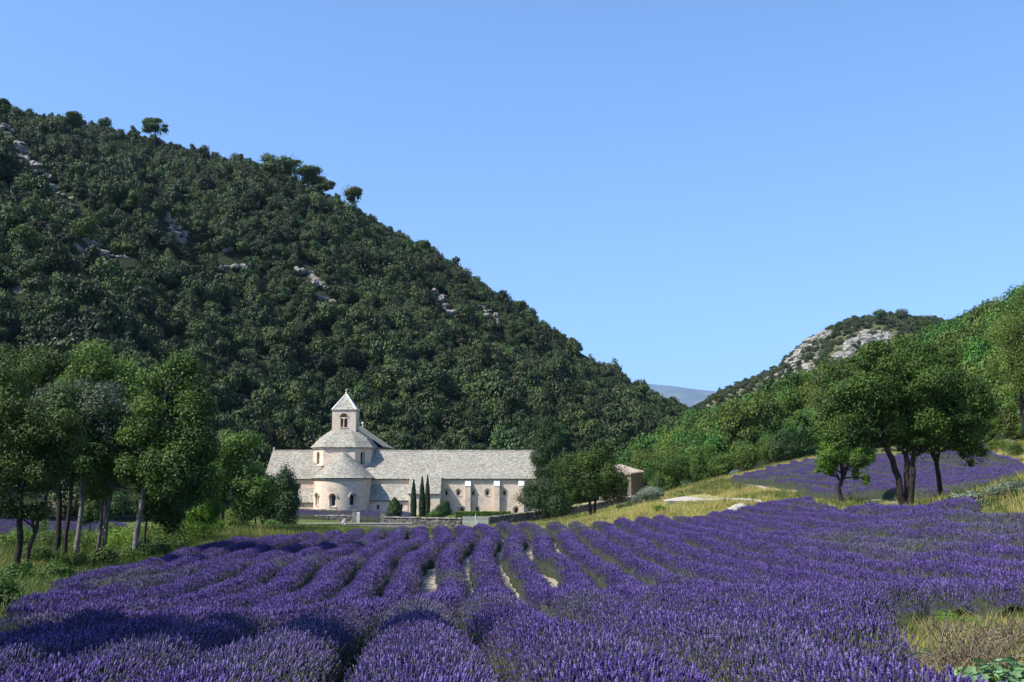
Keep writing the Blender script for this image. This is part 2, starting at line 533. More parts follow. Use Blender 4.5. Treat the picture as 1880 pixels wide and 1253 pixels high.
# ------------------------------------------------------------------ terrain height (thin plate through points read off the photo)
LAV = 0.62
CP = [  # px, py, distance, height of what is seen above the soil
    (900, 1253, 9.5, LAV), (300, 1253, 10, LAV), (1500, 1253, 8.8, LAV), (900, 1180, 14, LAV), (900, 1130, 20, LAV), (940, 1100, 37, LAV),
    (940, 1050, 43, LAV), (920, 1000, 58, LAV), (900, 975, 72, LAV), (880, 969, 82, LAV), (0, 1150, 22, LAV), (130, 1075, 41, LAV), (240, 1045, 50, LAV),
    (420, 1000, 67, LAV), (560, 977, 80, LAV), (400, 1100, 32, LAV), (100, 1200, 15, LAV), (600, 1050, 45, LAV), (700, 985, 68, LAV),
    (0, 1253, 11, LAV), (500, 1180, 16, LAV),
    (1030, 966, 73, LAV), (1160, 958, 75, LAV), (1279, 951, 77, LAV), (1386, 932, 84, LAV), (1443, 926, 88, LAV), (1530, 942, 72, LAV), (1690, 958, 55, LAV),
    (1880, 962, 42, LAV), (1880, 1020, 33, LAV), (1880, 1080, 25, LAV), (1300, 1100, 28, LAV), (1400, 1000, 50, LAV), (1200, 1040, 42, LAV), (1600, 1050, 32, LAV),
    (1600, 1130, 19, .4), (1880, 1110, 20, .3), (1880, 1250, 8.6, .25), (1500, 1180, 13, LAV),
    (30, 1058, 50, 0), (110, 1028, 57, 0), (240, 1032, 57, 0), (60, 985, 92, .4), (0, 965, 120, .5), (210, 968, 120, .5), (-250, 1050, 45, 0), (-300, 970, 120, 0),
    (405, 975, 88, 0), (300, 1000, 78, 0), (600, 978, 125, 0), (800, 976, 140, 0), (540, 978, 110, 0), (460, 970, 120, 0),
    (620, 962, 160, 0), (620, 943, 185, 0), (800, 944, 188, 0), (950, 944, 188, 0), (800, 969, 164, 0), (897, 968, 162, 0), (1000, 958, 165, 0), (1140, 936, 171, 0),
    (300, 940, 190, 0), (0, 935, 190, 0), (1160, 906, 178, 0), (1080, 962, 110, 0),
    (1090, 955, 122, 0), (1200, 940, 130, 0), (1230, 905, 150, 0), (1222, 913, 120, 0), (1330, 915, 104, 0), (1340, 872, 150, 0), (1480, 843, 152, 0), (1300, 945, 90, 0), (1230, 935, 108, 0), (1290, 895, 135, 0),
    (1340, 884, 128, .4), (1420, 898, 108, .4), (1530, 915, 86, .4), (1640, 920, 76, .4), (1740, 922, 71, .4), (1800, 900, 76, .4), (1600, 838, 140, .4), (1850, 862, 104, .4), (1400, 868, 138, .4), (1720, 846, 128, .4), (1600, 870, 105, .4),
    (1545, 921, 78, 0), (1665, 931, 61, 0), (1727, 921, 66, 0), (1400, 918, 92, 0), (1355, 935, 88, 0),
    (1800, 915, 55, 0), (1870, 885, 50, 0), (1870, 940, 44, 0), (1880, 805, 112, 0), (1840, 830, 120, 0), (1960, 860, 55, 0), (2100, 840, 60, 0), (2050, 960, 35, .3),
]
_pts = np.array([at(a, b, c) - np.array([0, 0, d]) for a, b, c, d in CP])
_ext = np.array([(-6, 3, .3), (6, 3, .55), (-30, 8, -1), (30, 8, -.2), (0, -15, 1), (-60, 20, -3), (60, 20, 1.2), (-110, 60, -5), (110, 60, 8), (-130, 190, -6), (-130, 250, -4),
                 (-40, 230, -4), (10, 235, -4), (60, 230, -2), (130, 200, 14), (130, 120, 14), (-130, -20, -2), (130, -20, 3), (45, 170, 2.0)], float)
_pts = np.concatenate([_pts, _ext])


def _tps_fit(X, z, lam):
    n = len(X)
    d = np.linalg.norm(X[:, None] - X[None], axis=2)
    K = d * d * np.log(d + 1e-9) + lam * np.eye(n)
    Pm = np.c_[np.ones(n), X]
    A = np.block([[K, Pm], [Pm.T, np.zeros((3, 3))]])
    return np.linalg.solve(A, np.r_[z, 0, 0, 0])


_S = 50.0
_w = _tps_fit(_pts[:, :2] / _S, _pts[:, 2], 0.02)


def _tps(x, y):
    q = np.c_[x, y] / _S
    d = np.linalg.norm(q[:, None] - (_pts[:, :2] / _S)[None], axis=2)
    return (d * d * np.log(d + 1e-9)) @ _w[:-3] + _w[-3] + q @ _w[-2:]


GX0, GX1, GY0, GY1, GS = -140, 140, -20, 260, 1.0
_gx = np.arange(GX0, GX1 + .1, GS); _gy = np.arange(GY0, GY1 + .1, GS)
_GX, _GY = np.meshgrid(_gx, _gy)
_GZ = np.concatenate([_tps(_GX[r], _GY[r]) for r in range(len(_gy))]).reshape(_GX.shape)

_GZ += (fbm(_GX * .13, _GY * .09, 91, 3) - .5) * .75 * np.clip((_GY - 12) / 15, 0, 1) * np.clip((105 - _GY) / 25, 0, 1) * np.clip((_GX + 20) / 4, 0, 1)


def H(x, y):
    x = np.clip(np.asarray(x, float), GX0, GX1 - .01); y = np.clip(np.asarray(y, float), GY0, GY1 - .01)
    i = ((x - GX0) / GS).astype(int); j = ((y - GY0) / GS).astype(int)
    fx = (x - GX0) / GS - i; fy = (y - GY0) / GS - j
    return (_GZ[j, i] * (1 - fx) + _GZ[j, i + 1] * fx) * (1 - fy) + (_GZ[j + 1, i] * (1 - fx) + _GZ[j + 1, i + 1] * fx) * fy


def gp(px, py, Y):
    """ground point under pixel column px at distance Y"""
    p = at(px, py, Y)
    return np.array([p[0], p[1], float(H(p[0], p[1]))])


def xy(px, py, Y): return tuple(at(px, py, Y)[:2])


FIELD = [(-5.6, 5), (-6.2, 11), (-8, 17), xy(0, 1150, 22), xy(60, 1100, 34), xy(130, 1075, 41), xy(240, 1045, 50), xy(330, 1020, 58), xy(430, 1000, 66), xy(500, 985, 74), xy(560, 976, 80),
         xy(700, 970, 83), xy(850, 968, 84), xy(950, 968, 79), xy(1030, 965, 74), xy(1160, 958, 75), xy(1279, 950, 78), xy(1443, 926, 88), xy(1470, 930, 84), xy(1530, 942, 72), xy(1620, 952, 63),
         xy(1690, 957, 55), xy(1880, 962, 42), xy(2100, 966, 34), xy(2100, 1085, 23), xy(1880, 1085, 23), xy(1700, 1095, 20.5), xy(1590, 1120, 17), xy(1600, 1180, 12.5), xy(1640, 1253, 9.3), (2.6, 5)]
FIELD_R = [xy(1336, 882, 128), xy(1420, 866, 140), xy(1500, 850, 143), xy(1600, 836, 142), xy(1720, 846, 129), xy(1860, 858, 106), xy(1910, 870, 94), xy(1840, 885, 80), xy(1790, 905, 73), xy(1740, 922, 71), xy(1640, 920, 76), xy(1530, 916, 86), xy(1420, 898, 108)]
FIELD_L = [xy(-60, 975, 98), xy(120, 985, 96), xy(240, 972, 104), xy(240, 955, 128), xy(-60, 955, 132)]
FIELD_C = [xy(530, 950, 168.6), xy(720, 958, 168.6), xy(765, 952, 170), xy(760, 940, 184), xy(530, 940, 184)]


# ---- the ground sheet, reaching the horizon
def build_ground():
    ax = np.concatenate([[-20000, -5000, -2000, -800, -350, -200], np.arange(-138, -24, 3.0), np.arange(-24, 40, .8), np.arange(40, 139, 3.0), [200, 350, 800, 2000, 5000, 20000]])
    ay = np.concatenate([[-3000, -800, -200, -60], np.arange(-18, 4, 2.0), np.arange(4, 120, .8), np.arange(120, 259, 3.0), [320, 500, 1000, 2500, 8000, 24000]])
    X, Y = np.meshgrid(ax, ay)
    Z = H(X.ravel(), Y.ravel()).reshape(X.shape)
    out = np.maximum.reduce([np.abs(X) - 138, -18 - Y, Y - 258, np.zeros_like(X)])
    f = np.clip(out / 300, 0, 1)
    Z = Z * (1 - f) + (-8.0) * f
    Z += np.where(out > 0, 0, (fbm(X * .9, Y * .9, 3) - .5) * .12)
    soil = np.zeros(X.shape)
    for poly in (FIELD, FIELD_R, FIELD_L, FIELD_C):
        soil = np.maximum(soil, in_poly(X, Y, poly).astype(float))
    green = np.full(X.shape, .15)
    green[(X < -15) & (Y < 150)] = .85
    green[(X > 14) & (Y < 60)] = .55
    green[(Y > 150) & (X < 5)] = .9
    green[(Y > 200)] = .95
    ny, nx = X.shape
    idx = np.arange(nx * ny).reshape(ny, nx)
    q = np.stack([idx[:-1, :-1], idx[:-1, 1:], idx[1:, 1:], idx[1:, :-1]], -1).reshape(-1, 4)
    me = new_mesh("ground", np.stack([X, Y, Z], -1).reshape(-1, 3), [q], M['ground'], True, None, {'soil': soil.ravel(), 'green': green.ravel()})
    tag(obj("ground", me), kind='structure')


build_ground()


def gravel_path():
    c = [(1212, 913, 121), (1245, 912, 117), (1285, 913, 111), (1330, 915, 104), (1370, 916.5, 98), (1405, 918, 92)]
    hw = [4.2, 4.6, 4.4, 3.2, 2.2, .8]
    P = np.array([at(*q)[:2] for q in c]); t = np.linspace(0, 5, 60)
    X = np.interp(t, range(6), P[:, 0]); Y = np.interp(t, range(6), P[:, 1]); W = np.interp(t, range(6), hw) * (1 + .35 * (noise2(t * 3, t * 0, 4) - .5))
    V = []
    for k in range(60):
        for j in np.linspace(-1, 1, 9):
            y = Y[k] + j * W[k]
            V.append((X[k], y, float(H(X[k], y)) + .07 + .05 * (1 - abs(j))))
    idx = np.arange(540).reshape(60, 9)
    q = np.stack([idx[:-1, :-1], idx[1:, :-1], idx[1:, 1:], idx[:-1, 1:]], -1).reshape(-1, 4)
    tag(obj("gravel_path", new_mesh("gravel_path", V, [q], M['gravel'], True)), kind='structure')


gravel_path()


# ---- hills
class Slope:
    def __init__(self, foot, crest, nu=160, nv=60, back=.35, bulge=.12, amp=5.0, seed=1, drop=0.0, nscale=.035, gully=0.0):
        self.gully = gully
        fp = np.array([at(*p) for p in foot]); cp = np.array([at(*p) for p in crest]); cp[:, 2] -= drop
        self.fp, self.cp = fp, cp
        self.args = (bulge, amp, seed, nscale)
        u = np.linspace(0, 1, nu); v = np.linspace(0, 1 + back, nv)
        U, V = np.meshgrid(u, v)
        self.P = self.pos(U.ravel(), V.ravel()).reshape(nv, nu, 3)
        self.back = back

    @staticmethod
    def _along(P, u):
        d = np.r_[0, np.cumsum(np.linalg.norm(np.diff(P[:, :2], axis=0), axis=1))]; d /= d[-1]
        return np.stack([np.interp(u, d, P[:, k]) for k in range(3)], -1)

    def pos(self, u, v):
        bulge, amp, seed, ns = self.args
        f = self._along(self.fp, u); c = self._along(self.cp, u)
        vv = np.clip(v, 0, None)
        xy_ = f[:, :2] + (c - f)[:, :2] * vv[:, None]
        vm = np.clip(vv, 0, 1)
        prof = vm + bulge * np.sin(np.pi * vm)
        z = f[:, 2] + (c - f)[:, 2] * prof
        z = z - np.clip(vv - 1, 0, None) * np.maximum((c - f)[:, 2], 20) * 1.0
        n = (fbm(xy_[:, 0] * ns, xy_[:, 1] * ns, seed) - .5) * 2
        if self.gully:
            n = n + self.gully / amp * (fbm(u * 11 + .5 * vm, vm * 1.6, seed + 3, 3) - .5) * 2 * np.clip(vm * 3, 0, 1) * np.clip((1.04 - vm) * 3.2, .1, 1)
        z = z + n * amp * np.sin(np.pi * np.clip(vm * .97, 0, 1)) * (vm > 0)
        return np.c_[xy_, z]

    def build(self, name, mat):
        nv, nu, _ = self.P.shape
        idx = np.arange(nu * nv).reshape(nv, nu)
        q = np.stack([idx[:-1, :-1], idx[:-1, 1:], idx[1:, 1:], idx[1:, :-1]], -1).reshape(-1, 4)
        o = obj(name, new_mesh(name, self.P.reshape(-1, 3), [q], mat, True))
        return tag(o, kind='structure')

    def sample(self, spacing, seed, vmax=1.06, jitter=.8):
        """roughly even points over the slope"""
        r = np.random.default_rng(seed)
        out = []
        v = 0.0
        while v < vmax:
            uu = np.linspace(0, 1, 400)
            line = self.pos(uu, np.full(400, v))
            d = np.r_[0, np.cumsum(np.linalg.norm(np.diff(line, axis=0), axis=1))]
            n = int(d[-1] / spacing)
            s = np.interp((np.arange(n) + r.uniform(0, 1, n)) * spacing, d, uu)
            mid = self.pos(np.array([.5, .5]), np.array([v, v + .01]))
            dv = .01 * spacing / np.linalg.norm(mid[1] - mid[0])
            out.append(np.c_[s, v + r.uniform(-.5, .5, n) * dv * jitter])
            v += dv
        return np.concatenate(out)


hillL = Slope([(-420, 952, 138), (0, 950, 142), (300, 945, 150), (430, 925, 185), (620, 885, 222), (900, 868, 235), (1120, 860, 250), (1215, 850, 270), (1300, 830, 300)],
              [(-420, 60, 560), (0, 205, 500), (280, 262, 485), (480, 320, 470), (640, 392, 455), (800, 487, 430), (960, 585, 410), (1100, 668, 390), (1165, 722, 378), (1255, 758, 365), (1330, 815, 350)],
              back=.4, bulge=.07, amp=8, seed=5, drop=0.0, gully=17.0)
hillL.build("wooded_hill", M['hillg'])
hillR = Slope([(1180, 850, 470), (1350, 850, 450), (1500, 850, 420), (1700, 850, 400), (2200, 850, 380)],
              [(1270, 762, 640), (1340, 722, 630), (1430, 672, 620), (1500, 618, 615), (1570, 586, 610), (1640, 578, 600), (1720, 588, 590), (1850, 592, 570), (2200, 600, 540)],
              back=.4, bulge=.18, amp=6, seed=9, drop=.5)
hillR.build("rocky_hill", M['hillr'])
slopeR = Slope([(1130, 880, 235), (1230, 885, 175), (1340, 866, 154), (1480, 840, 158), (1640, 820, 158), (1800, 812, 145), (1900, 800, 125), (2150, 800, 100)],
               [(1130, 845, 330), (1260, 795, 335), (1400, 772, 310), (1500, 742, 280), (1620, 690, 240), (1760, 642, 215), (1880, 600, 175), (2150, 560, 150)],
               back=.5, bulge=.08, amp=2.5, seed=13, drop=0)
slopeR.build("wooded_slope", M['hillg'])
far = Slope([(900, 868, 14000), (1240, 868, 14000), (1500, 868, 14000)], [(700, 660, 20000), (1050, 690, 20000), (1180, 702, 20000), (1210, 707, 20000), (1240, 710, 20000), (1270, 714, 20000), (1300, 718, 20000), (1500, 735, 20000), (1700, 760, 20000)],
            nu=160, nv=60, back=.15, bulge=.05, amp=320, seed=21, nscale=.0009)
far.build("distant_ridge", M['ridge'])


# ---- the air: one thin even haze over the whole scene, sky outside it
hz = MB(); hz.box(-20500, 20500, -3300, 24500, -30, 2300)
hme = hz.mesh("haze", None)
hm = bpy.data.materials.new("haze"); hm.use_nodes = True
hm.node_tree.nodes.remove(hm.node_tree.nodes["Principled BSDF"])
hv = hm.node_tree.nodes.new("ShaderNodeVolumePrincipled")
hv.inputs['Color'].default_value = (.42, .66, 1, 1); hv.inputs['Density'].default_value = 3.0e-5; hv.inputs['Anisotropy'].default_value = 0.0
hm.node_tree.links.new(hv.outputs[0], hm.node_tree.nodes["Material Output"].inputs['Volume'])
hme.materials.append(hm)
tag(obj("haze", hme), kind='stuff')


# ------------------------------------------------------------------ foliage
def leaf_quads(C, Nn, size, r, aspect=.62):
    """rhombic leaf clumps at C with normals Nn"""
    n = len(C)
    t = r.normal(size=(n, 3)); t -= Nn * (t * Nn).sum(1)[:, None]; t /= np.linalg.norm(t, axis=1)[:, None] + 1e-9
    b = np.cross(Nn, t)
    s = size * r.uniform(.65, 1.35, n)[:, None]
    bend = Nn * s * .18
    V = np.stack([C - t * s - bend, C - b * s * aspect, C + t * s - bend, C + b * s * aspect], 1).reshape(-1, 3)
    return V, np.arange(n * 4).reshape(n, 4)


LEAF_N, LEAF_S = 2.6, .52


def crown_data(ells, n, leaf, r, lobes=14, lobe_r=.42, shell=.7, flat=.2):
    ells = np.asarray(ells, float)
    n = int(n * LEAF_N); leaf = leaf * LEAF_S
    w = (ells[:, 3] * ells[:, 4] * ells[:, 5]) ** (2 / 3)
    cs, ls = [], []
    for e, ww in zip(ells, w / w.sum()):
        k = max(3, int(round(lobes * ww)))
        d = r.normal(size=(k, 3)); d /= np.linalg.norm(d, axis=1)[:, None]
        cs.append(e[:3] + d * e[3:] * r.uniform(.45, .78, (k, 1)))
        ls.append(np.repeat(e[None, 3:], k, 0) * lobe_r * r.uniform(.55, 1.3, (k, 1)) * r.uniform(.7, 1.35, (k, 3)))
    cs, ls = np.concatenate(cs), np.concatenate(ls)
    p = ls.mean(1) ** 2; p /= p.sum()
    k = r.choice(len(cs), n, p=p)
    d = r.normal(size=(n, 3)); d /= np.linalg.norm(d, axis=1)[:, None]
    rad = 1 - (1 - shell) * r.uniform(0, 1, n) ** 2 + .17 * r.normal(size=n)
    C = cs[k] + d * ls[k] * rad[:, None]
    loose = r.uniform(size=n) < .07
    ke = r.choice(len(ells), n, p=w / w.sum())
    C[loose] = (ells[ke, :3] + d * ells[ke, 3:] * (r.uniform(.35, 1.02, n) ** .6)[:, None])[loose]
    Nn = d * .95 + r.normal(size=(n, 3)) * .42 + np.array([0, 0, flat]); Nn /= np.linalg.norm(Nn, axis=1)[:, None]
    V, q = leaf_quads(C, Nn, leaf, r)
    lv = r.uniform(0, 1, len(cs))
    fv = np.clip(.55 * r.uniform(0, 1, n) + .45 * lv[k], 0, 1)
    return V, q, fv, cs


def limb(mb, a, b, ra, rb, r, n=5, sag=.08, sides=6):
    t = np.linspace(0, 1, n)[:, None]
    L_ = np.linalg.norm(np.asarray(b) - a)
    P = np.asarray(a) * (1 - t) + np.asarray(b) * t
    P[1:-1] += r.normal(size=(n - 2, 3)) * L_ * sag * .5
    P[:, 2] += np.sin(t[:, 0] * np.pi) * L_ * sag
    mb.tube(P, ra + (rb - ra) * t[:, 0], sides)


def tree(name, base, trunks, ells, label, cat='tree', group=None, leaf=.16, n=6000, mat='grove', bark='bark', seed=1, lobes=26, lobe_r=.36, limbs=14, shell=.7):
    """base world point; trunks: list of [(dx,dy,dz,r),...]; ells: list of (dx,dy,dz,rx,ry,rz) relative to the base"""
    r = np.random.default_rng(seed)
    root = empty(name, base, label, cat, group)
    V, q, fv, cs = crown_data(ells, n, leaf, r, lobes, lobe_r, shell)
    mb = MB()
    tops = []
    for t in trunks:
        t = np.asarray(t, float)
        P, R = t[:, :3], t[:, 3]
        k = max(5, len(t) * 3)
        s = np.linspace(0, len(t) - 1, k)
        Q = np.stack([np.interp(s, np.arange(len(t)), P[:, j]) for j in range(3)], -1)
        Q[1:-1, :2] += r.normal(size=(k - 2, 2)) * R.max() * .22
        RR = np.interp(s, np.arange(len(t)), R); RR[0] *= 1.35
        mb.tube(Q, RR, 8)
        tops.append((Q, RR))
    for c in cs[r.permutation(len(cs))[:limbs]]:
        Q, RR = tops[int(np.argmin([np.linalg.norm(Q[-1] - c) for Q, _ in tops]))]
        k = r.integers(len(Q) // 2, len(Q))
        if np.linalg.norm(Q[k] - c) < .2: continue
        limb(mb, Q[k], c, RR[k] * .6, .02, r)
    mb.build("trunk", M[bark], root, True)
    obj("crown", new_mesh("crown", V, [q], M[mat], False, fv), root)
    return root


def bush(name, base, ells, label, cat='shrub', group=None, leaf=.1, n=1500, mat='bright', seed=1, lobes=12, stems=True):
    r = np.random.default_rng(seed)
    root = empty(name, base, label, cat, group)
    V, q, fv, cs = crown_data(ells, n, leaf, r, lobes, .45)
    mb = MB()
    for c in cs[:8]:
        limb(mb, np.array([0, 0, -.1]) + r.normal(size=3) * [.08, .08, 0], c, .04, .012, r, sides=5)
    mb.build("stem", M['bark'], root)
    obj("crown", new_mesh("crown", V, [q], M[mat], False, fv), root)
    return root


# ---- crowns for the hillside woods
def wood_variant(seed, n=820, leaf=.12, squash=.85):
    r = np.random.default_rng(seed)
    ells = [(0, 0, .62, .9, .9, .62 * squash), (r.uniform(-.3, .3), r.uniform(-.3, .3), .8, .6, .6, .5)]
    V, q, fv, _ = crown_data(ells, n, leaf, r, 13, .42, .55)
    return V, q, fv


WV = [wood_variant(100 + k) for k in range(7)]
SV = [(V, [q], [fv], [np.zeros(len(q), int)]) for V, q, fv in WV]
WM = [new_mesh("crown", V, [q], M['hill'], False, fv) for V, q, fv in WV]

# bare rocky streaks on the left hill (pixels of the photo, turned into points of the slope)
STREAKS = [[(0, 228), (40, 285), (75, 325), (125, 375)], [(560, 500), (585, 530), (600, 560)], [(785, 535), (815, 555), (830, 580)], [(160, 440), (210, 490)], [(420, 465), (440, 500)],
           [(1080, 640), (1104, 658)], [(880, 560), (920, 600)], [(300, 400), (330, 440)]]


def streak_dist(px, py):
    d = np.full(px.shape, 1e9)
    for s in STREAKS:
        for (x1, y1), (x2, y2) in zip(s[:-1], s[1:]):
            t = np.clip(((px - x1) * (x2 - x1) + (py - y1) * (y2 - y1)) / ((x2 - x1) ** 2 + (y2 - y1) ** 2), 0, 1)
            d = np.minimum(d, np.hypot(px - x1 - t * (x2 - x1), py - y1 - t * (y2 - y1)))
    return d


def oak_label(x, y, s):
    col = ["above the grove's silver crown", "above the grove's widest crown", "above the grove's dark neighbours", "above the left end of the abbey roof", "between the belfry and the left roof end", "straight behind the belfry", "just right of the belfry", "above the middle of the dormitory roof", "above the conifer by the dormitory",
           "above the round meadow tree", "left of the valley mouth", "above the barn"][int(np.searchsorted([200, 400, 480, 545, 610, 670, 760, 900, 1010, 1110, 1180], x))]
    row = ["high up the hill", "upper middle of the hill", "midway up the hill", "low on the hill", "at the hill's foot"][int(np.searchsorted([560, 640, 710, 770], y))]
    return ("small" if s < 2.6 else "medium" if s < 3.5 else "large") + " oak " + row + " " + col


def hill_trees():
    uv = hillL.sample(3.9, 31, 1.05)
    P = hillL.pos(uv[:, 0], uv[:, 1])
    r = np.random.default_rng(32)
    px, py, d = project(P)
    size = r.uniform(1.8, 3.7, len(P)) * (1 + .35 * (fbm(P[:, 0] * .03, P[:, 1] * .03, 8) - .5)) * np.where(r.uniform(size=len(P)) < .16, .6, 1) * np.where(r.uniform(size=len(P)) < .10, 1.4, 1) * np.where(uv[:, 1] > .93, r.uniform(.55, 1.2, len(P)), 1)
    size *= np.interp(uv[:, 1], [0, .6, 1], [1.15, 1.0, .78])
    keep = (px > -150) & (px < 1420) & (streak_dist(px, py - 14) > 19) & (r.uniform(size=len(P)) > .12)
    P, px, py, d, size = P[keep], px[keep], py[keep], d[keep], size[keep]
    sight = np.where((px > 0) & (px < 1260) & (py > 150) & ~((px < 400) & (py > 640)) & ~((px > 480) & (px < 1190) & (py > 840)), size / d, 0)
    order = np.argsort(-sight)
    big, rest = order[:330], order[330:]
    for k in big:
        o = obj("hillside_oak", WM[int(r.integers(len(WM)))], None, P[k] - [0, 0, .25 * size[k]], r.uniform(0, 6.28), (size[k], size[k], size[k] * r.uniform(1.1, 1.75)))
        tag(o, oak_label(px[k], py[k], size[k]), 'tree', 'oaks on the hill behind the abbey')
    k = rest
    n = len(k)
    scl = np.repeat(size[k][:, None], 3, 1); scl[:, 2] *= r.uniform(1.1, 1.75, n)
    rot = np.c_[np.zeros(n), np.zeros(n), r.uniform(0, 6.28, n)]
    Q = P[k].copy(); Q[:, 2] -= .25 * size[k]
    o = scatter("hillside_forest", SV, Q, rot, scl, r.integers(0, len(SV), n), r.uniform(0, 1, n), [M['hilli']])
    tag(o, "dense dark holm oak wood covering the steep hill above the abbey", 'forest')


hill_trees()


def slope_at(S, px, py, v0=0.0, v1=1.0):
    """the slope point seen at a pixel (search over its grid)"""
    P = S.P.reshape(-1, 3)
    x, y, d = project(P)
    e = (x - px) ** 2 + (y - py) ** 2
    ok = e < max(e.min() * 4, 60)
    k = np.where(ok)[0]
    return P[k[np.argmin(P[k, 1])]] if len(k) else P[np.argmin(e)]


def chunk(mb, c, size, r, v=None):
    """one angular piece of rock"""
    nu, nv = 7, 4
    k = [[r.uniform(.62, 1.12) for _ in range(nu)] for _ in range(nv)]
    V = [(0, 0, -.9)]
    for i, p in enumerate(np.linspace(-.75, .85, nv)):
        for j in range(nu):
            t = 2 * math.pi * (j + .5 * (i % 2)) / nu
            V.append((math.cos(t) * math.cos(p) * k[i][j], math.sin(t) * math.cos(p) * k[i][j], math.sin(p) * r.uniform(.85, 1.15)))
    V.append((r.uniform(-.2, .2), r.uniform(-.2, .2), r.uniform(.8, 1.05)))
    V = np.array(V) * size
    ax, az = r.uniform(-.5, .5), r.uniform(0, 6.28)
    Rx = np.array([[1, 0, 0], [0, math.cos(ax), -math.sin(ax)], [0, math.sin(ax), math.cos(ax)]]); Rz = np.array([[math.cos(az), -math.sin(az), 0], [math.sin(az), math.cos(az), 0], [0, 0, 1]])
    V = V @ Rx.T @ Rz.T + c
    q = [[1 + i * nu + j, 1 + i * nu + (j + 1) % nu, 1 + (i + 1) * nu + (j + 1) % nu, 1 + (i + 1) * nu + j] for i in range(nv - 1) for j in range(nu)]
    t = [[0, 1 + (j + 1) % nu, 1 + j] for j in range(nu)] + [[1 + nv * nu, 1 + (nv - 1) * nu + j, 1 + (nv - 1) * nu + (j + 1) % nu] for j in range(nu)]
    mb.add(V, [q, t], r.uniform() if v is None else v)


def rock_mass(name, base, w, h, dep, mat, label, group=None, seed=1, cat='rock', rotz=0.0, nu=16, nv=9):
    """craggy half-sunk boulder"""
    r = np.random.default_rng(seed)
    th = np.linspace(0, 2 * math.pi, nu, endpoint=False); ph = np.linspace(-.4, 1.45, nv)
    V = []
    for p in ph:
        for t in th:
            d = np.array([math.cos(t) * math.cos(p), math.sin(t) * math.cos(p), math.sin(p)])
            k = .72 + .55 * fbm(np.array([t * 1.9 + seed]), np.array([p * 3.1 + seed * 3]), seed, 3)[0] * (1 if 0 < t < 6 else 1)
            k = round(k * 6) / 6 * .6 + k * .4
            V.append(d * k * np.array([w / 2, dep / 2, h]))
    V = np.array(V)
    q = [[i * nu + j, i * nu + (j + 1) % nu, (i + 1) * nu + (j + 1) % nu, (i + 1) * nu + j] for i in range(nv - 1) for j in range(nu)]
    cap = [[(nv - 1) * nu + j for j in range(nu)]]
    mb = MB(); mb.add(V, [q, cap], .6)
    o = mb.build(name, mat, None, False, base, rotz)
    return tag(o, label, cat, group)


# scree lying in the bare streaks
def scree():
    r = np.random.default_rng(77)
    names = ["pale scree running down the upper left of the wooded hill", "small pale scree patch halfway up the hill above the belfry", "pale bare rocks on the hill right of the belfry", None, None, "pale rock ledge near the foot of the hill's skyline", None, None]
    for si, s in enumerate(STREAKS):
        mb = MB()
        for (x1, y1), (x2, y2) in zip(s[:-1], s[1:]):
            for k in range(int(np.hypot(x2 - x1, y2 - y1) / 2.2)):
                t = r.uniform()
                p = slope_at(hillL, x1 + (x2 - x1) * t + r.normal() * 4, y1 + (y2 - y1) * t + r.normal() * 3)
                chunk(mb, p + r.normal(size=3) * [1.2, 1.2, .1], np.array([r.uniform(.7, 2.2), r.uniform(.6, 1.8), r.uniform(.5, 1.4)]), r)
        o = mb.build("scree", M['rock'])
        tag(o, names[si] or "small streak of pale stones between the dark hillside oaks", 'rocks', None if names[si] else 'small stone streaks on the hill', 'stuff')


scree()

# cliffs and bushes on the rocky hill
RB = [[(1440, 648), (1462, 632), (1490, 620), (1518, 610)], [(1516, 680), (1535, 660), (1552, 640), (1580, 625), (1610, 616), (1636, 620)], [(1468, 690), (1490, 680)], [(1425, 680), (1440, 668)], [(1408, 690), (1418, 680)], [(1500, 650), (1508, 645)]]
RL = ["long pale limestone ledge along the skyline of the rocky hill", "largest pale limestone cliff slanting down the rocky hill", "low pale rock where the oak wood meets the rocky hill", "small pale rock below the skyline ledge of the rocky hill", "small pale rock lowest on the rocky hill's skyline", "small pale rock between the two cliffs"]


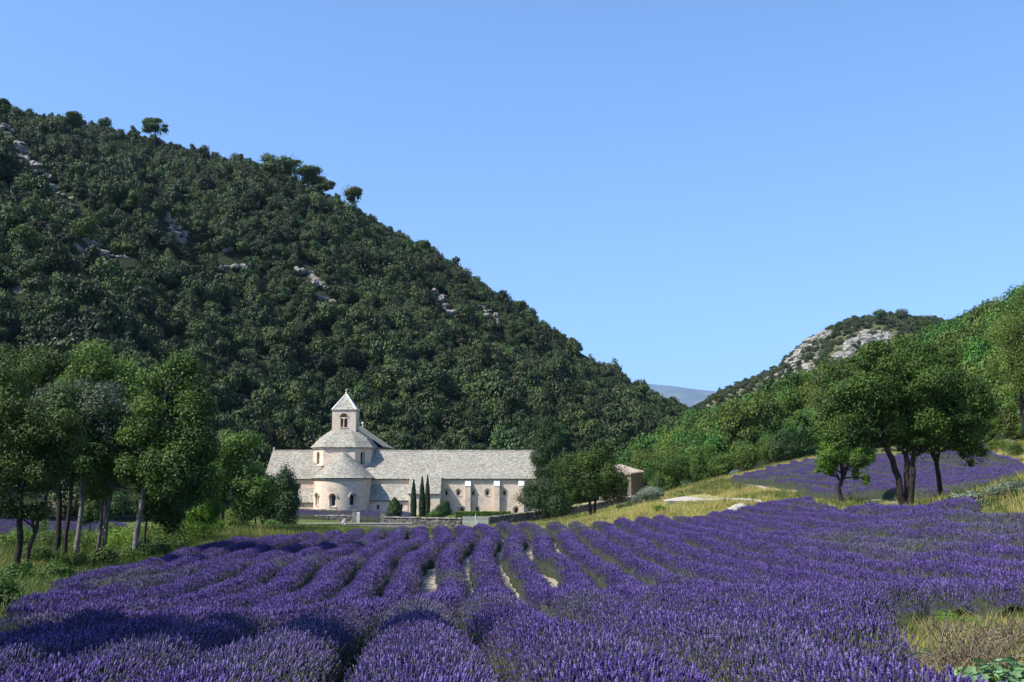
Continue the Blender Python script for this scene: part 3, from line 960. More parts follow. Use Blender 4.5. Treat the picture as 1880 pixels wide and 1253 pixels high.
def rocky_hill():
    r = np.random.default_rng(5)
    for line, lab in zip(RB, RL):
        mb = MB()
        for (x1, y1), (x2, y2) in zip(line[:-1], line[1:]):
            n = max(6, int(np.hypot(x2 - x1, y2 - y1) / .85))
            for k in range(n):
                t = (k + r.uniform()) / n
                th = 1 + 1.4 * noise2(np.array([x1 * .05 + t * 3]), np.array([y1 * .1]), 3)[0]
                p = slope_at(hillR, x1 + (x2 - x1) * t + r.normal() * 2.5, y1 + (y2 - y1) * t + r.normal() * 3.2 * th)
                sc = r.uniform(.9, 2.7) * (1 if line in RB[:2] else .7)
                chunk(mb, p + r.normal(size=3) * [.8, .8, .3], np.array([sc * r.uniform(1.0, 2.4), sc, sc * r.uniform(.5, 1.3)]), r)
        tag(mb.build("limestone_cliff", M['rock']), lab, 'cliff', kind='stuff')
    uv = hillR.sample(4.0, 41, 1.04)
    P = hillR.pos(uv[:, 0], uv[:, 1]); px, py, d = project(P)
    dist = np.full(len(P), 1e9)
    for s in RB:
        for (x1, y1), (x2, y2) in zip(s[:-1], s[1:]):
            t = np.clip(((px - x1) * (x2 - x1) + (py - y1) * (y2 - y1)) / ((x2 - x1) ** 2 + (y2 - y1) ** 2), 0, 1)
            dist = np.minimum(dist, np.hypot(px - x1 - t * (x2 - x1), py - y1 - t * (y2 - y1)))
    keep = (dist > 3.5) & (px > 1180) & (px < 2000) & (r.uniform(size=len(P)) > .12)
    P = P[keep]; n = len(P)
    s = r.uniform(1.3, 3.0, n)
    P[:, 2] -= .2 * s
    o = scatter("hill_scrub", SV, P, np.c_[np.zeros((n, 2)), r.uniform(0, 6.28, n)], np.c_[s, s, s * r.uniform(.7, 1.1, n)], r.integers(0, len(SV), n), r.uniform(0, 1, n), [M['scrub']])
    tag(o, "low grey green scrub covering the rocky hill", 'scrub')
    for k, (x, y, sc, lab) in enumerate([(1612, 588, 7.0, "broad dark pine crown on the very top of the rocky hill"), (1652, 586, 6.5, "low spreading dark pine beside the hilltop pine"), (1703, 598, 7.0, "round dark pine standing alone right of the hilltop pines"),
                                         (1806, 596, 6.5, "round dark pine on the skyline above the big oak's crown"), (1765, 598, 5.0, "low dark tree on the skyline left of the round pine"), (1315, 745, 5.0, "dark bushy tree at the low end of the rocky hill's skyline")]):
        p = slope_at(hillR, x, y)
        tree("pine_tree", p - [0, 0, .5], [[(0, 0, 0, .3), (.2, 0, sc * .7, .2)]], [(0, 0, sc * .75, sc * .62, sc * .6, sc * .42)], lab, leaf=.45, n=900, mat='pine', seed=300 + k, lobes=14, limbs=5)


rocky_hill()


def wood_label(x, y, s, v):
    col = ["behind the stone barn", "above the large rounded bush", "above the meadow's top edge", "above the tip of the upper field", "above the crooked tree", "behind the big oak's left boughs", "behind the big oak", "behind the single trunked oak", "by the bright edge tree"][int(np.searchsorted([1190, 1260, 1340, 1430, 1520, 1600, 1700, 1790], x))]
    row = "front rank" if v < .12 else "second rank" if v < .3 else "middle" if v < .6 else "upper part" if v < .85 else "skyline"
    return ("small" if s < 3.1 else "medium" if s < 3.8 else "large") + " tree in the wood's " + row + " " + col


def slope_trees():
    uv = slopeR.sample(6.4, 51, 1.05)
    P = slopeR.pos(uv[:, 0], uv[:, 1]); px, py, d = project(P)
    r = np.random.default_rng(52)
    size = r.uniform(2.4, 4.7, len(P)) * np.where(uv[:, 1] < .06, .7, 1)
    keep = (px > 1120) & (px < 1990) & (d > 80)
    P, px, py, d, size, uv = P[keep], px[keep], py[keep], d[keep], size[keep], uv[keep]
    meshes = []
    for k in range(6):
        V, q, fv = wood_variant(200 + k, 1700, .085, 1.15)
        meshes.append(new_mesh("crown", V, [q], M['wood_r'], False, fv))
    order = np.argsort(d)
    for k in order[:260]:
        o = obj("broadleaf_tree", meshes[int(r.integers(6))], None, P[k] - [0, 0, .15 * size[k]], r.uniform(0, 6.28), (size[k], size[k], size[k] * r.uniform(1.1, 1.6)))
        tag(o, wood_label(px[k], py[k], size[k], uv[k, 1]), 'tree', 'trees of the wood above the upper field')
    rest = order[260:]
    n = len(rest)
    if n:
        SV2 = [(V, [q], [fv], [np.zeros(len(q), int)]) for V, q, fv in (wood_variant(210 + k, 600, .14, 1.15) for k in range(4))]
        s = size[rest]
        o = scatter("upper_wood", SV2, P[rest] - np.c_[np.zeros((n, 2)), .15 * s], np.c_[np.zeros((n, 2)), r.uniform(0, 6.28, n)], np.c_[s, s, s * 1.3], r.integers(0, 4, n), r.uniform(0, 1, n), [M['wood_ri']])
        tag(o, "far part of the green wood on the slope below the rocky hill", 'forest')


slope_trees()

# ridge pines of the left hill
for k, (x, y, h, w, lab) in enumerate([
        (285, 262, 52, 44, "lone umbrella pine standing out on the hill's skyline"), (520, 335, 58, 80, "widest pine crown of the clump on the skyline"), (565, 350, 50, 60, "middle pine of the skyline clump"),
        (590, 352, 44, 44, "small round pine at the lower end of the skyline clump"), (640, 388, 58, 34, "slim pine with tufted crown standing apart below the skyline clump"), (780, 465, 34, 20, "thin open tree sticking up on the skyline above the belfry"),
        (2, 215, 44, 26, "dark tree at the top end of the hill's skyline"), (130, 250, 50, 44, "broad pine just under the upper skyline of the hill"), (958, 575, 32, 26, "dark tree poking above the middle of the descending skyline"),
        (1172, 735, 36, 40, "dark round tree where the hill's skyline meets the far blue ridge")]):
    p = slope_at(hillL, x, min(y + 10, 1000)); d = p[1]
    hh, ww = 1.25 * h * d / F, 1.2 * w * d / F
    tree("pine_tree", p - [0, 0, .5], [[(0, 0, 0, .22), (.3, 0, hh * .5, .17), (-.2, 0, hh * .85, .09)]], [(0, 0, hh * .76, ww * .5, ww * .45, hh * .24), (ww * .22, 0, hh * .62, ww * .3, ww * .3, hh * .14)], lab, group=None, leaf=.62, n=2200, mat='pine', seed=400 + k, lobes=12, limbs=6)
for k, (x, y, h) in enumerate([(45, 490, 80), (165, 470, 85), (290, 430, 70), (255, 400, 60), (400, 520, 50), (190, 445, 60), (330, 430, 60), (60, 420, 60), (110, 440, 60), (230, 480, 55)]):
    lab = ["pine with a bare pale trunk near the left edge of the hill", "pine with branching pale trunks right of the bare trunked pine", "pine in the middle of the upper hill under the lone umbrella pine", "pine left of the mid hill pine, slightly higher", "small pine lower down than the other hill pines",
           "pine just above the pine with branching pale trunks", "pine right of the mid hill pine", "pine above the bare trunked pine near the left edge", "pine between the bare trunked pine and the branching pine", "pine low between the branching pine and the small pine"][k]
    p = slope_at(hillL, x, y); d = p[1]; hh = h * d / F
    tree("pine_tree", p - [0, 0, .5], [[(0, 0, 0, .2), (.4, 0, hh * .5, .15), (0, 0, hh * .85, .07)]], [(0, 0, hh * .75, hh * .36, hh * .34, hh * .27)], "yellow green " + lab, group='pines scattered over the upper hill', leaf=.45, n=900, mat='pine', bark='barkp', seed=450 + k, lobes=10, limbs=6)


# ------------------------------------------------------------------ the abbey
def Xp(px, Y): return float(at(px, HOR, Y)[0])
def Zp(py, Y, px=780): return float(at(px, py, Y)[2])


def arch_poly(cx, z0, z1, w, n=10):
    """arched outline in XZ, total height z0..z1"""
    r = w / 2
    return [(cx - r, z0), (cx + r, z0)] + [(cx + r * math.cos(t), z1 - r + r * math.sin(t)) for t in np.linspace(0, math.pi, n)]


def boolean_cut(o, cutter):
    cme = cutter.mesh("cutter", None)
    import bmesh
    bm = bmesh.new(); bm.from_mesh(cme); bmesh.ops.recalc_face_normals(bm, faces=bm.faces); bm.to_mesh(cme); bm.free()
    bm = bmesh.new(); bm.from_mesh(o.data); bmesh.ops.remove_doubles(bm, verts=bm.verts, dist=1e-4); bmesh.ops.recalc_face_normals(bm, faces=bm.faces); bm.to_mesh(o.data); bm.free()
    par = o.parent; o.parent = None
    c = bpy.data.objects.new("cutter", cme); COL.objects.link(c)
    md = o.modifiers.new("cut", 'BOOLEAN'); md.operation = 'DIFFERENCE'; md.object = c; md.solver = 'EXACT'; md.use_self = True
    dg = bpy.context.evaluated_depsgraph_get(); dg.update()
    me = bpy.data.meshes.new_from_object(o.evaluated_get(dg))
    o.modifiers.remove(md)
    o.data = me
    bpy.data.objects.remove(c)
    bpy.data.meshes.remove(cme)
    o.parent = par


def tiles(mb, A, B_, C, D, r, row=.27, wid=.30, lift=.05):
    """stone tiles laid on the roof plane A (eave left) B (eave right) C (ridge right) D (ridge left)"""
    A, B_, C, D = (np.asarray(p, float) for p in (A, B_, C, D))
    nrm = np.cross(B_ - A, D - A); nrm /= np.linalg.norm(nrm)
    n = max(2, int(np.linalg.norm((D + C) / 2 - (A + B_) / 2) / row))
    for i in range(n):
        t0, t1 = i / n, min(1.0, (i + 1.25) / n)
        a0, b0 = A + (D - A) * t0, B_ + (C - B_) * t0
        a1, b1 = A + (D - A) * t1, B_ + (C - B_) * t1
        ln = np.linalg.norm(b0 - a0)
        if ln < .15: continue
        k = max(1, int(ln / wid))
        e = np.linspace(0, 1, k + 1); e[1:-1] += r.uniform(-.3, .3, k - 1) / k
        for s0, s1 in zip(e[:-1], e[1:]):
            g = .012 / max(ln, .1)
            p = [a0 + (b0 - a0) * (s0 + g), a0 + (b0 - a0) * (s1 - g), a1 + (b1 - a1) * (s1 - g), a1 + (b1 - a1) * (s0 + g)]
            up = lift * r.uniform(.7, 1.5); dn = .012
            j = (A - D) / np.linalg.norm(A - D) * r.uniform(-.03, .05)
            top = [p[0] + nrm * up + j, p[1] + nrm * (up + r.uniform(-.015, .015)) + j, p[2] + nrm * dn, p[3] + nrm * dn]
            bot = [p[0] + j - nrm * .02, p[1] + j - nrm * .02, p[2] - nrm * .02, p[3] - nrm * .02]
            mb.add(bot + top, [[[4, 5, 6, 7], [0, 1, 5, 4], [1, 2, 6, 5], [3, 0, 4, 7]]], r.uniform(0, 1))


def tile_cone(mb, c, prof, a0, a1, r, row=.27, wid=.30, lift=.05):
    """tiles round a turned roof; prof = [(radius,z) eave, (radius,z) top]"""
    (r0, z0), (r1, z1) = prof
    n = max(2, int(math.hypot(r0 - r1, z1 - z0) / row))
    for i in range(n):
        t0, t1 = i / n, min(1.0, (i + 1.2) / n)
        ra, za, rb, zb = r0 + (r1 - r0) * t0, z0 + (z1 - z0) * t0, r0 + (r1 - r0) * t1, z0 + (z1 - z0) * t1
        k = max(3, int(ra * (a1 - a0) / wid))
        e = np.linspace(a0, a1, k + 1); e[1:-1] += r.uniform(-.25, .25, k - 1) * (a1 - a0) / k
        for s0, s1 in zip(e[:-1], e[1:]):
            up = lift * r.uniform(.7, 1.5)
            P = lambda rad, z, a: np.array([c[0] + rad * math.cos(a), c[1] + rad * math.sin(a), z])
            top = [P(ra + up * .6, za + up, s0), P(ra + up * .6, za + up, s1), P(rb, zb + .012, s1), P(rb, zb + .012, s0)]
            bot = [P(ra, za - .02, s0), P(ra, za - .02, s1), P(rb, zb - .02, s1), P(rb, zb - .02, s0)]
            mb.add(bot + top, [[[4, 5, 6, 7], [0, 1, 5, 4], [1, 2, 6, 5], [3, 0, 4, 7]]], r.uniform(0, 1))


def stuff_part(o):
    o['kind'] = 'stuff'
    return o


def abbey():
    r = np.random.default_rng(11)
    Y0 = 190.0
    YR = 196.5
    gz = Zp(946, Y0) - 1.0
    root = empty("abbey", (Xp(780, Y0), Y0, gz + 1.0), "pale stone Romanesque abbey with round apse, belfry and stone tiled roofs", "abbey")
    inv = -np.array(root.location)

    def put(mb, name, mat, parent=None, smooth=False):
        o = mb.build(name, mat, None, smooth)
        o.data.transform(__import__('mathutils').Matrix.Translation(Vector(inv)))
        o.parent = parent if parent is not None else root
        return o

    ze, zr = Zp(877, Y0), Zp(828, YR)
    xl, xr = Xp(485.5, Y0), Xp(1018, Y0)
    yb = YR + (YR - Y0)
    # long body: transept and dormitory in one range, gabled
    mb = MB()
    gable = [(Y0, gz), (yb, gz), (yb, ze), (YR, zr - .12), (Y0, ze)]
    n = 5
    V = [(xl + .25, y, z) for y, z in gable] + [(xr - .25, y, z) for y, z in gable]
    mb.add(V, [[list(range(n))], [list(range(2 * n - 1, n - 1, -1))], [[i, i + n, (i + 1) % n + n, (i + 1) % n] for i in range(n)]])
    body = put(mb, "wall", M['wall'])
    rows_up = [(819.6, 9.5), (841.8, 9.5), (868.7, 9), (895, 9.5), (926, 11)]
    rows_dn = [(848.8, 12), (876.3, 9), (947.7, 12), (973, 10)]
    cut_out, cut_in = MB(), MB()
    wins = []
    for px, w in rows_up:
        x = Xp(px, Y0); ww = w * Y0 / F
        cut_out.prism(arch_poly(x, Zp(910.5, Y0), Zp(898, Y0), ww), Y0 - .4, Y0 + .28)
        cut_in.prism(arch_poly(x, Zp(909.5, Y0), Zp(901.3, Y0), ww * .42), Y0 + .2, Y0 + .75)
        wins.append((x, 909.5, 901.3, ww * .42, ww, 910.5, 898))
    for px, w in rows_dn:
        x = Xp(px, Y0); ww = w * Y0 / F
        cut_out.prism(arch_poly(x, Zp(943, Y0), Zp(929.8, Y0), ww), Y0 - .4, Y0 + .28)
        cut_in.prism(arch_poly(x, Zp(943, Y0), Zp(932.5, Y0), ww * .45), Y0 + .2, Y0 + .75)
        wins.append((x, 943, 932.5, ww * .45, ww, 943, 929.8))
    body.data.transform(__import__('mathutils').Matrix.Translation(Vector(-inv)))
    boolean_cut(body, cut_out); boolean_cut(body, cut_in)
    body.data.transform(__import__('mathutils').Matrix.Translation(Vector(inv)))
    for x, b, t, w, ww, b2, t2 in wins:
        mb = MB(); mb.prism(arch_poly(x, Zp(b, Y0), Zp(t, Y0), w * .98), Y0 + .70, Y0 + .74)
        wo = put(mb, "window", M['glass'])
        mb = MB()   # arched surround, slightly proud
        R0, R1 = ww / 2 + .01, ww / 2 + .17
        zc = Zp(t2, Y0) - ww / 2
        for a0, a1 in zip(np.linspace(0, math.pi, 10)[:-1], np.linspace(0, math.pi, 10)[1:]):
            q = [(x + rr * math.cos(a), zc + rr * math.sin(a)) for rr, a in ((R0, a0), (R1, a0), (R1, a1), (R0, a1))]
            mb.prism([q[0], q[1], q[2], q[3]], Y0 - .03, Y0 + .05, r.uniform())
        mb.box(x - ww / 2 - .05, x + ww / 2 + .05, Y0 - .06, Y0 + .1, Zp(b2, Y0) - .14, Zp(b2, Y0) - .01, .7)
        put(mb, "surround", M['trim'], wo)
    # roof: deck and tiles
    ov = .32
    sl = (zr - ze) / (YR - Y0)
    mb = MB()
    th = .16
    prof = [(Y0 - ov, ze - ov * sl), (YR, zr), (yb + ov, ze - ov * sl), (yb + ov, ze - ov * sl - th), (YR, zr - th - .05), (Y0 - ov, ze - ov * sl - th)]
    n = 6
    V = [(xl, y, z) for y, z in prof] + [(xr, y, z) for y, z in prof]
    mb.add(V, [[list(range(n))], [list(range(2 * n - 1, n - 1, -1))], [[i, i + n, (i + 1) % n + n, (i + 1) % n] for i in range(n)]])
    roof = put(mb, "roof", M['deck'])
    mb = MB()
    tiles(mb, (xl - .05, Y0 - ov - .06, ze - ov * sl), (xr, Y0 - ov - .06, ze - ov * sl), (xr, YR, zr), (xl - .05, YR, zr), r)
    stuff_part(put(mb, "stone_tiles", M['tile'], roof))
    mb = MB()
    x = xl - .05
    while x < xr:
        w = r.uniform(.5, .8)
        mb.box(x, min(x + w - .02, xr), YR - .2, YR + .2, zr - .02, zr + r.uniform(.12, .17))
        x += w
    put(mb, "ridge_stones", M['trim'], roof)
    mb = MB()   # corbel course under the eave
    x = Xp(812, Y0)
    mb.box(xl + .25, xr - .25, Y0 - .16, Y0 + .02, ze - .42, ze - .30, .6)
    put(mb, "cornice", M['trim'])
    mb = MB(); p = (xl + .1, YR, zr + .1)
    mb.box(p[0] - .06, p[0] + .06, YR - .06, YR + .06, p[2], p[2] + .6, .8); mb.box(p[0] - .2, p[0] + .2, YR - .05, YR + .05, p[2] + .3, p[2] + .42, .8)
    put(mb, "gable_cross", M['trim'])

    # lower chapel range left and right of the apse, with lean-to roofs
    def leanto(x0, x1, yf, pye, pyr, wins=(), name="chapel", ytop=Y0):
        zt, zf = Zp(pyr, ytop), Zp(pye, yf)
        mb = MB()
        poly = [(yf, gz), (ytop + .3, gz), (ytop + .3, zt - .1), (ytop - .02, zt - .1), (yf, zf - .05)]
        n = len(poly)
        V = [(x0 + .12, y, z) for y, z in poly] + [(x1 - .12, y, z) for y, z in poly]
        mb.add(V, [[list(range(n))], [list(range(2 * n - 1, n - 1, -1))], [[i, i + n, (i + 1) % n + n, (i + 1) % n] for i in range(n)]])
        o = put(mb, name + "_wall", M['wall'])
        if wins:
            o.data.transform(__import__('mathutils').Matrix.Translation(Vector(-inv)))
            co, ci = MB(), MB()
            for px, w, b, t in wins:
                x = Xp(px, yf); ww = w * yf / F
                co.prism(arch_poly(x, Zp(b, yf), Zp(t, yf), ww), yf - .4, yf + .22)
                ci.prism(arch_poly(x, Zp(b, yf), Zp(t + 1.5, yf), ww * .5), yf + .1, yf + .7)
            boolean_cut(o, co); boolean_cut(o, ci)
            o.data.transform(__import__('mathutils').Matrix.Translation(Vector(inv)))
            for px, w, b, t in wins:
                x = Xp(px, yf); ww = w * yf / F
                mb = MB(); mb.prism(arch_poly(x, Zp(b, yf), Zp(t + 1.5, yf), ww * .49), yf + .64, yf + .68)
                put(mb, "window", M['glass'])
        s = (zt - zf) / (ytop - yf)
        e = (yf - .28, zf - .28 * s)
        mb = MB()
        V = [(x0, e[0], e[1]), (x1, e[0], e[1]), (x1, ytop - .01, zt), (x0, ytop - .01, zt)]
        V = [(a, b, c - .14) for a, b, c in V] + V
        mb.hexa(V)
        rf = put(mb, name + "_roof", M['deck'])
        mb = MB(); tiles(mb, V[4], V[5], V[6], V[7], r)
        stuff_part(put(mb, "stone_tiles", M['tile'], rf))

    ac0 = Xp(628, Y0 - 3.0)
    leanto(Xp(489, Y0), ac0 - 4.6, Y0 - 2.9, 920.5, 895.5)
    leanto(ac0 + 4.6, Xp(753.5, Y0), Y0 - 2.9, 916.5, 889, [(695, 7, 936, 926), (737.5, 7, 937, 925)])
    leanto(Xp(752.8, Y0), Xp(811.5, Y0), Y0 - 3.6, 904.5, 874.5, (), "sacristy", Y0 - .30)

    # buttresses with sloping white caps
    for px0, px1 in ((854, 863.8), (907, 917), (952, 962)):
        x0, x1 = Xp(px0, Y0 - 1), Xp(px1, Y0 - 1)
        mb = MB(); mb.box(x0, x1, Y0 - .6, Y0 + .02, gz, Zp(893, Y0 - .6))
        b = put(mb, "buttress", M['wall'])
        mb = MB()
        zt, zb = Zp(879, Y0), Zp(893, Y0 - .6)
        for k in range(4):
            f0, f1 = k / 4, (k + 1) / 4
            za, zc = zb + (zt - zb) * f0, zb + (zt - zb) * f1
            ya, yc = Y0 - .66 + .65 * f0, Y0 - .66 + .65 * f1
            mb.hexa([(x0 - .05, ya, za - .02), (x1 + .05, ya, za - .02), (x1 + .05, Y0, za - .02), (x0 - .05, Y0, za - .02), (x0 - .05, ya, za + .07), (x1 + .05, ya, za + .07), (x1 + .05, yc, zc + .02), (x0 - .05, yc, zc + .02)], r.uniform(.7, 1))
        put(mb, "cap", M['white'], b)

    # apse: half cylinder, niches, conical roof
    YA = Y0 - 3.0
    ac = np.array([Xp(628, YA), YA, 0.0]); Ra = 4.70
    zae = Zp(878, YA - 2)
    mb = MB()
    th = np.linspace(math.pi, 2 * math.pi, 41)
    ring = [(ac[0] + Ra * math.cos(t), ac[1] + Ra * math.sin(t)) for t in th] + [(ac[0] + Ra, Y0 + .5), (ac[0] - Ra, Y0 + .5)]
    n = len(ring)
    V = [(x, y, gz) for x, y in ring] + [(x, y, zae) for x, y in ring]
    mb.add(V, [[list(range(n - 1, -1, -1))], [list(range(n, 2 * n))], [[i, (i + 1) % n, (i + 1) % n + n, i + n] for i in range(n)]])
    ap = put(mb, "apse", M['wall'])
    ap.data.transform(__import__('mathutils').Matrix.Translation(Vector(-inv)))

    def radial_prism(poly, ang, r0, r1):
        """arched outline extruded along the radius at angle ang (0 = towards the viewer, + = right)"""
        d = np.array([math.sin(ang), -math.cos(ang), 0]); s = np.array([math.cos(ang), math.sin(ang), 0])
        A = [ac + d * r1 + s * p[0] + np.array([0, 0, p[1]]) for p in poly]; B_ = [ac + d * r0 + s * p[0] + np.array([0, 0, p[1]]) for p in poly]
        return A, B_

    def add_rad(mb, poly, ang, r0, r1, v=None):
        A, B_ = radial_prism(poly, ang, r0, r1); n = len(poly)
        mb.add(A + B_, [[list(range(n))], [list(range(2 * n - 1, n - 1, -1))], [[i, i + n, (i + 1) % n + n, (i + 1) % n] for i in range(n)]], v)
    aw = [(-.90, 903.5, 929, 'pane'), (-.16, 904.5, 930, 'glass'), (.56, 904.5, 928.5, 'glass')]
    co, ci = MB(), MB()
    Yw = YA - 3.5
    for a, t, b, _ in aw:
        z1, z0 = Zp(t + 2, Yw), Zp(b, Yw)
        add_rad(co, arch_poly(0, z0, z1, 1.15), a, Ra - .35, Ra + .5)
        add_rad(ci, arch_poly(0, z0 + .12, z1 - .25, .66), a, Ra - .8, Ra - .2)
    boolean_cut(ap, co); boolean_cut(ap, ci)
    ap.data.transform(__import__('mathutils').Matrix.Translation(Vector(inv)))
    for a, t, b, mt in aw:
        z1, z0 = Zp(t + 2, Yw), Zp(b, Yw)
        mb = MB(); dp = .66 if mt == 'glass' else .5
        add_rad(mb, arch_poly(0, z0 + .12, z1 - .25, .65), a, Ra - dp - .04, Ra - dp)
        wo = put(mb, "window", M[mt])
        mb = MB()
        zc = z1 - 1.15 / 2
        for a0, a1 in zip(np.linspace(0, math.pi, 12)[:-1], np.linspace(0, math.pi, 12)[1:]):
            q = [(rr * math.cos(x), zc + rr * math.sin(x)) for rr, x in ((.60, a0), (.80, a0), (.80, a1), (.60, a1))]
            add_rad(mb, q, a, Ra - .05, Ra + .13, r.uniform(.5, 1))
        add_rad(mb, [(-.62, z0 - .16), (.62, z0 - .16), (.62, z0 - .01), (-.62, z0 - .01)], a, Ra - .2, Ra + .08, .8)
        put(mb, "hood_mould", M['trim'], wo)
    mb = MB()
    mb.lathe([(Ra, -.42), (Ra + .16, -.36), (Ra + .16, -.2), (Ra + .28, -.14), (Ra + .28, 0), (0.5, 0)], (ac[0], ac[1], zae), 48, math.pi, 2 * math.pi)
    put(mb, "apse_cornice", M['trim'])
    zap = Zp(831, YA)
    mb = MB(); mb.lathe([(Ra + .42, -.14), (Ra + .45, -.02), (.05, zap - zae), (0, zap - zae)], (ac[0], ac[1] + .1, zae), 48, math.pi, 2 * math.pi)
    rf = put(mb, "apse_roof", M['deck'])
    mb2 = MB(); hr = Ra + .45
    mb2.prism([(ac[0] - hr, zae - .14), (ac[0] + hr, zae - .14), (ac[0] + hr, zae - .02), (ac[0], zap - .01), (ac[0] - hr, zae - .02)], YA + .1, YR - 4)
    put(mb2, "bay_roof", M['deck'], rf)
    mb = MB(); tile_cone(mb, (ac[0], ac[1] + .1), [(Ra + .5, zae), (.05, zap)], math.pi, 2 * math.pi, r)
    tiles(mb, (ac[0] + hr + .05, YA + .1, zae), (ac[0] + hr + .05, YR - 4.2, zae), (ac[0], YR - 4.2, zap), (ac[0], YA + .1, zap), r)
    tiles(mb, (ac[0] - hr - .05, YR - 4.2, zae), (ac[0] - hr - .05, YA + .1, zae), (ac[0], YA + .1, zap), (ac[0], YR - 4.2, zap), r)
    stuff_part(put(mb, "stone_tiles", M['tile'], rf))

    # crossing drum (octagon with a wide front) over the roof
    dc = np.array([Xp(633, YR), YR, 0])
    hw, ch = 5.15, 2.35
    octo = [(-hw + ch, -hw), (hw - ch, -hw), (hw, -hw + ch), (hw, hw - ch), (hw - ch, hw), (-hw + ch, hw), (-hw, hw - ch), (-hw, -hw + ch)]
    a = math.radians(-3)
    octo = [(x * math.cos(a) - y * math.sin(a), x * math.sin(a) + y * math.cos(a)) for x, y in octo]
    zd0, zd1 = Zp(858, YR - 4), Zp(821.5, YR - hw)
    mb = MB()
    V = [(dc[0] + x, dc[1] + y, zd0) for x, y in octo] + [(dc[0] + x, dc[1] + y, zd1) for x, y in octo]
    mb.add(V, [[list(range(7, -1, -1))], [list(range(8, 16))], [[i, (i + 1) % 8, (i + 1) % 8 + 8, i + 8] for i in range(8)]])
    drum = put(mb, "crossing_drum", M['wall'])
    drum.data.transform(__import__('mathutils').Matrix.Translation(Vector(-inv)))
    co = MB(); panes = []
    for i in (7, 1):     # left and right chamfers
        p, q = np.array(octo[i]), np.array(octo[(i + 1) % 8])
        m_ = (p + q) / 2; s = (q - p) / np.linalg.norm(q - p); d = np.array([s[1], -s[0]])
        poly = arch_poly(0, zd1 - 2.95, zd1 - .75, .95)
        A = [np.array([dc[0] + m_[0] + s[0] * x + d[0] * .3, dc[1] + m_[1] + s[1] * x + d[1] * .3, z]) for x, z in poly]
        B_ = [np.array([dc[0] + m_[0] + s[0] * x - d[0] * .55, dc[1] + m_[1] + s[1] * x - d[1] * .55, z]) for x, z in poly]
        n = len(poly)
        co.add(A + B_, [[list(range(n))], [list(range(2 * n - 1, n - 1, -1))], [[k, k + n, (k + 1) % n + n, (k + 1) % n] for k in range(n)]])
        poly = arch_poly(0, zd1 - 2.9, zd1 - .85, .42)
        A = [np.array([dc[0] + m_[0] + s[0] * x - d[0] * .5, dc[1] + m_[1] + s[1] * x - d[1] * .5, z]) for x, z in poly]
        B_ = [p_ - np.array([d[0], d[1], 0]) * .06 for p_ in A]
        panes.append((A, B_, n, m_, s, d))
    boolean_cut(drum, co)
    drum.data.transform(__import__('mathutils').Matrix.Translation(Vector(inv)))
    for A, B_, n, m_, s, d in panes:
        mb = MB(); mb.add(A + B_, [[list(range(n))], [list(range(2 * n - 1, n - 1, -1))], [[k, k + n, (k + 1) % n + n, (k + 1) % n] for k in range(n)]])
        put(mb, "drum_window", M['glass'])
        mb = MB()     # corbelled ledge under each chamfer
        o = np.array([dc[0] + m_[0], dc[1] + m_[1]])
        for z0, z1, w, pr in ((zd1 - 3.75, zd1 - 3.35, 1.75, .42), (zd1 - 3.34, zd1 - 3.18, 1.85, .5), (zd1 - 5.6, zd1 - 3.76, 1.2, .3)):
            P = [o - s * w + d * pr, o + s * w + d * pr, o + s * w - d * .4, o - s * w - d * .4]
            mb.hexa([(*p, z0) for p in P] + [(*p, z1) for p in P])
        put(mb, "ledge", M['trim'])
    mb = MB()
    for k in range(8):   # little corbels under the drum eave
        p, q = np.array(octo[k]), np.array(octo[(k + 1) % 8]); s = (q - p) / np.linalg.norm(q - p); d = np.array([s[1], -s[0]])
        for t in np.linspace(.06, .94, int(np.linalg.norm(q - p) / .45)):
            o = dc[:2] + p + (q - p) * t
            P = [o - s * .09 + d * .26, o + s * .09 + d * .26, o + s * .09 - d * .05, o - s * .09 - d * .05]
            mb.hexa([(*x, zd1 - .28) for x in P] + [(*x, zd1 - .04) for x in P])
    put(mb, "corbels", M['trim'])
    # drum roof rising to the belfry
    tw = 2.12
    zt0 = Zp(789, YR - tw)
    oct_e = [(x * 1.075, y * 1.075) for x, y in octo]
    ti = [(-tw * .55, -tw), (tw * .55, -tw), (tw, -tw * .55), (tw, tw * .55), (tw * .55, tw), (-tw * .55, tw), (-tw, tw * .55), (-tw, -tw * .55)]
    mid = [((a_[0] * .52 + b_[0] * .48) * 1.06, (a_[1] * .52 + b_[1] * .48) * 1.06) for a_, b_ in zip(oct_e, ti)]
    zm = zd1 + (zt0 - zd1) * .53
    mb = MB()
    V = [(dc[0] + x, dc[1] + y, zd1 - .02) for x, y in oct_e] + [(dc[0] + x, dc[1] + y, zm) for x, y in mid] + [(dc[0] + x, dc[1] + y, zt0) for x, y in ti]
    mb.add(V, [[list(range(7, -1, -1))], [list(range(16, 24))], [[i + 8 * l, (i + 1) % 8 + 8 * l, (i + 1) % 8 + 8 + 8 * l, i + 8 + 8 * l] for i in range(8) for l in (0, 1)]])
    rf = put(mb, "drum_roof", M['deck'])
    mb = MB()
    W3 = lambda p, z: (dc[0] + p[0], dc[1] + p[1], z)
    for i in range(8):
        j = (i + 1) % 8
        tiles(mb, W3(oct_e[i], zd1), W3(oct_e[j], zd1), W3(mid[j], zm), W3(mid[i], zm), r)
        tiles(mb, W3(mid[i], zm), W3(mid[j], zm), W3(ti[j], zt0), W3(ti[i], zt0), r)
    stuff_part(put(mb, "stone_tiles", M['tile'], rf))
    # belfry
    zt1 = Zp(754, YR - tw)
    mb = MB(); mb.box(dc[0] - tw, dc[0] + tw, YR - tw, YR + tw, zt0 - .4, zt1)
    bel = put(mb, "belfry", M['wall'])
    bel.data.transform(__import__('mathutils').Matrix.Translation(Vector(-inv)))
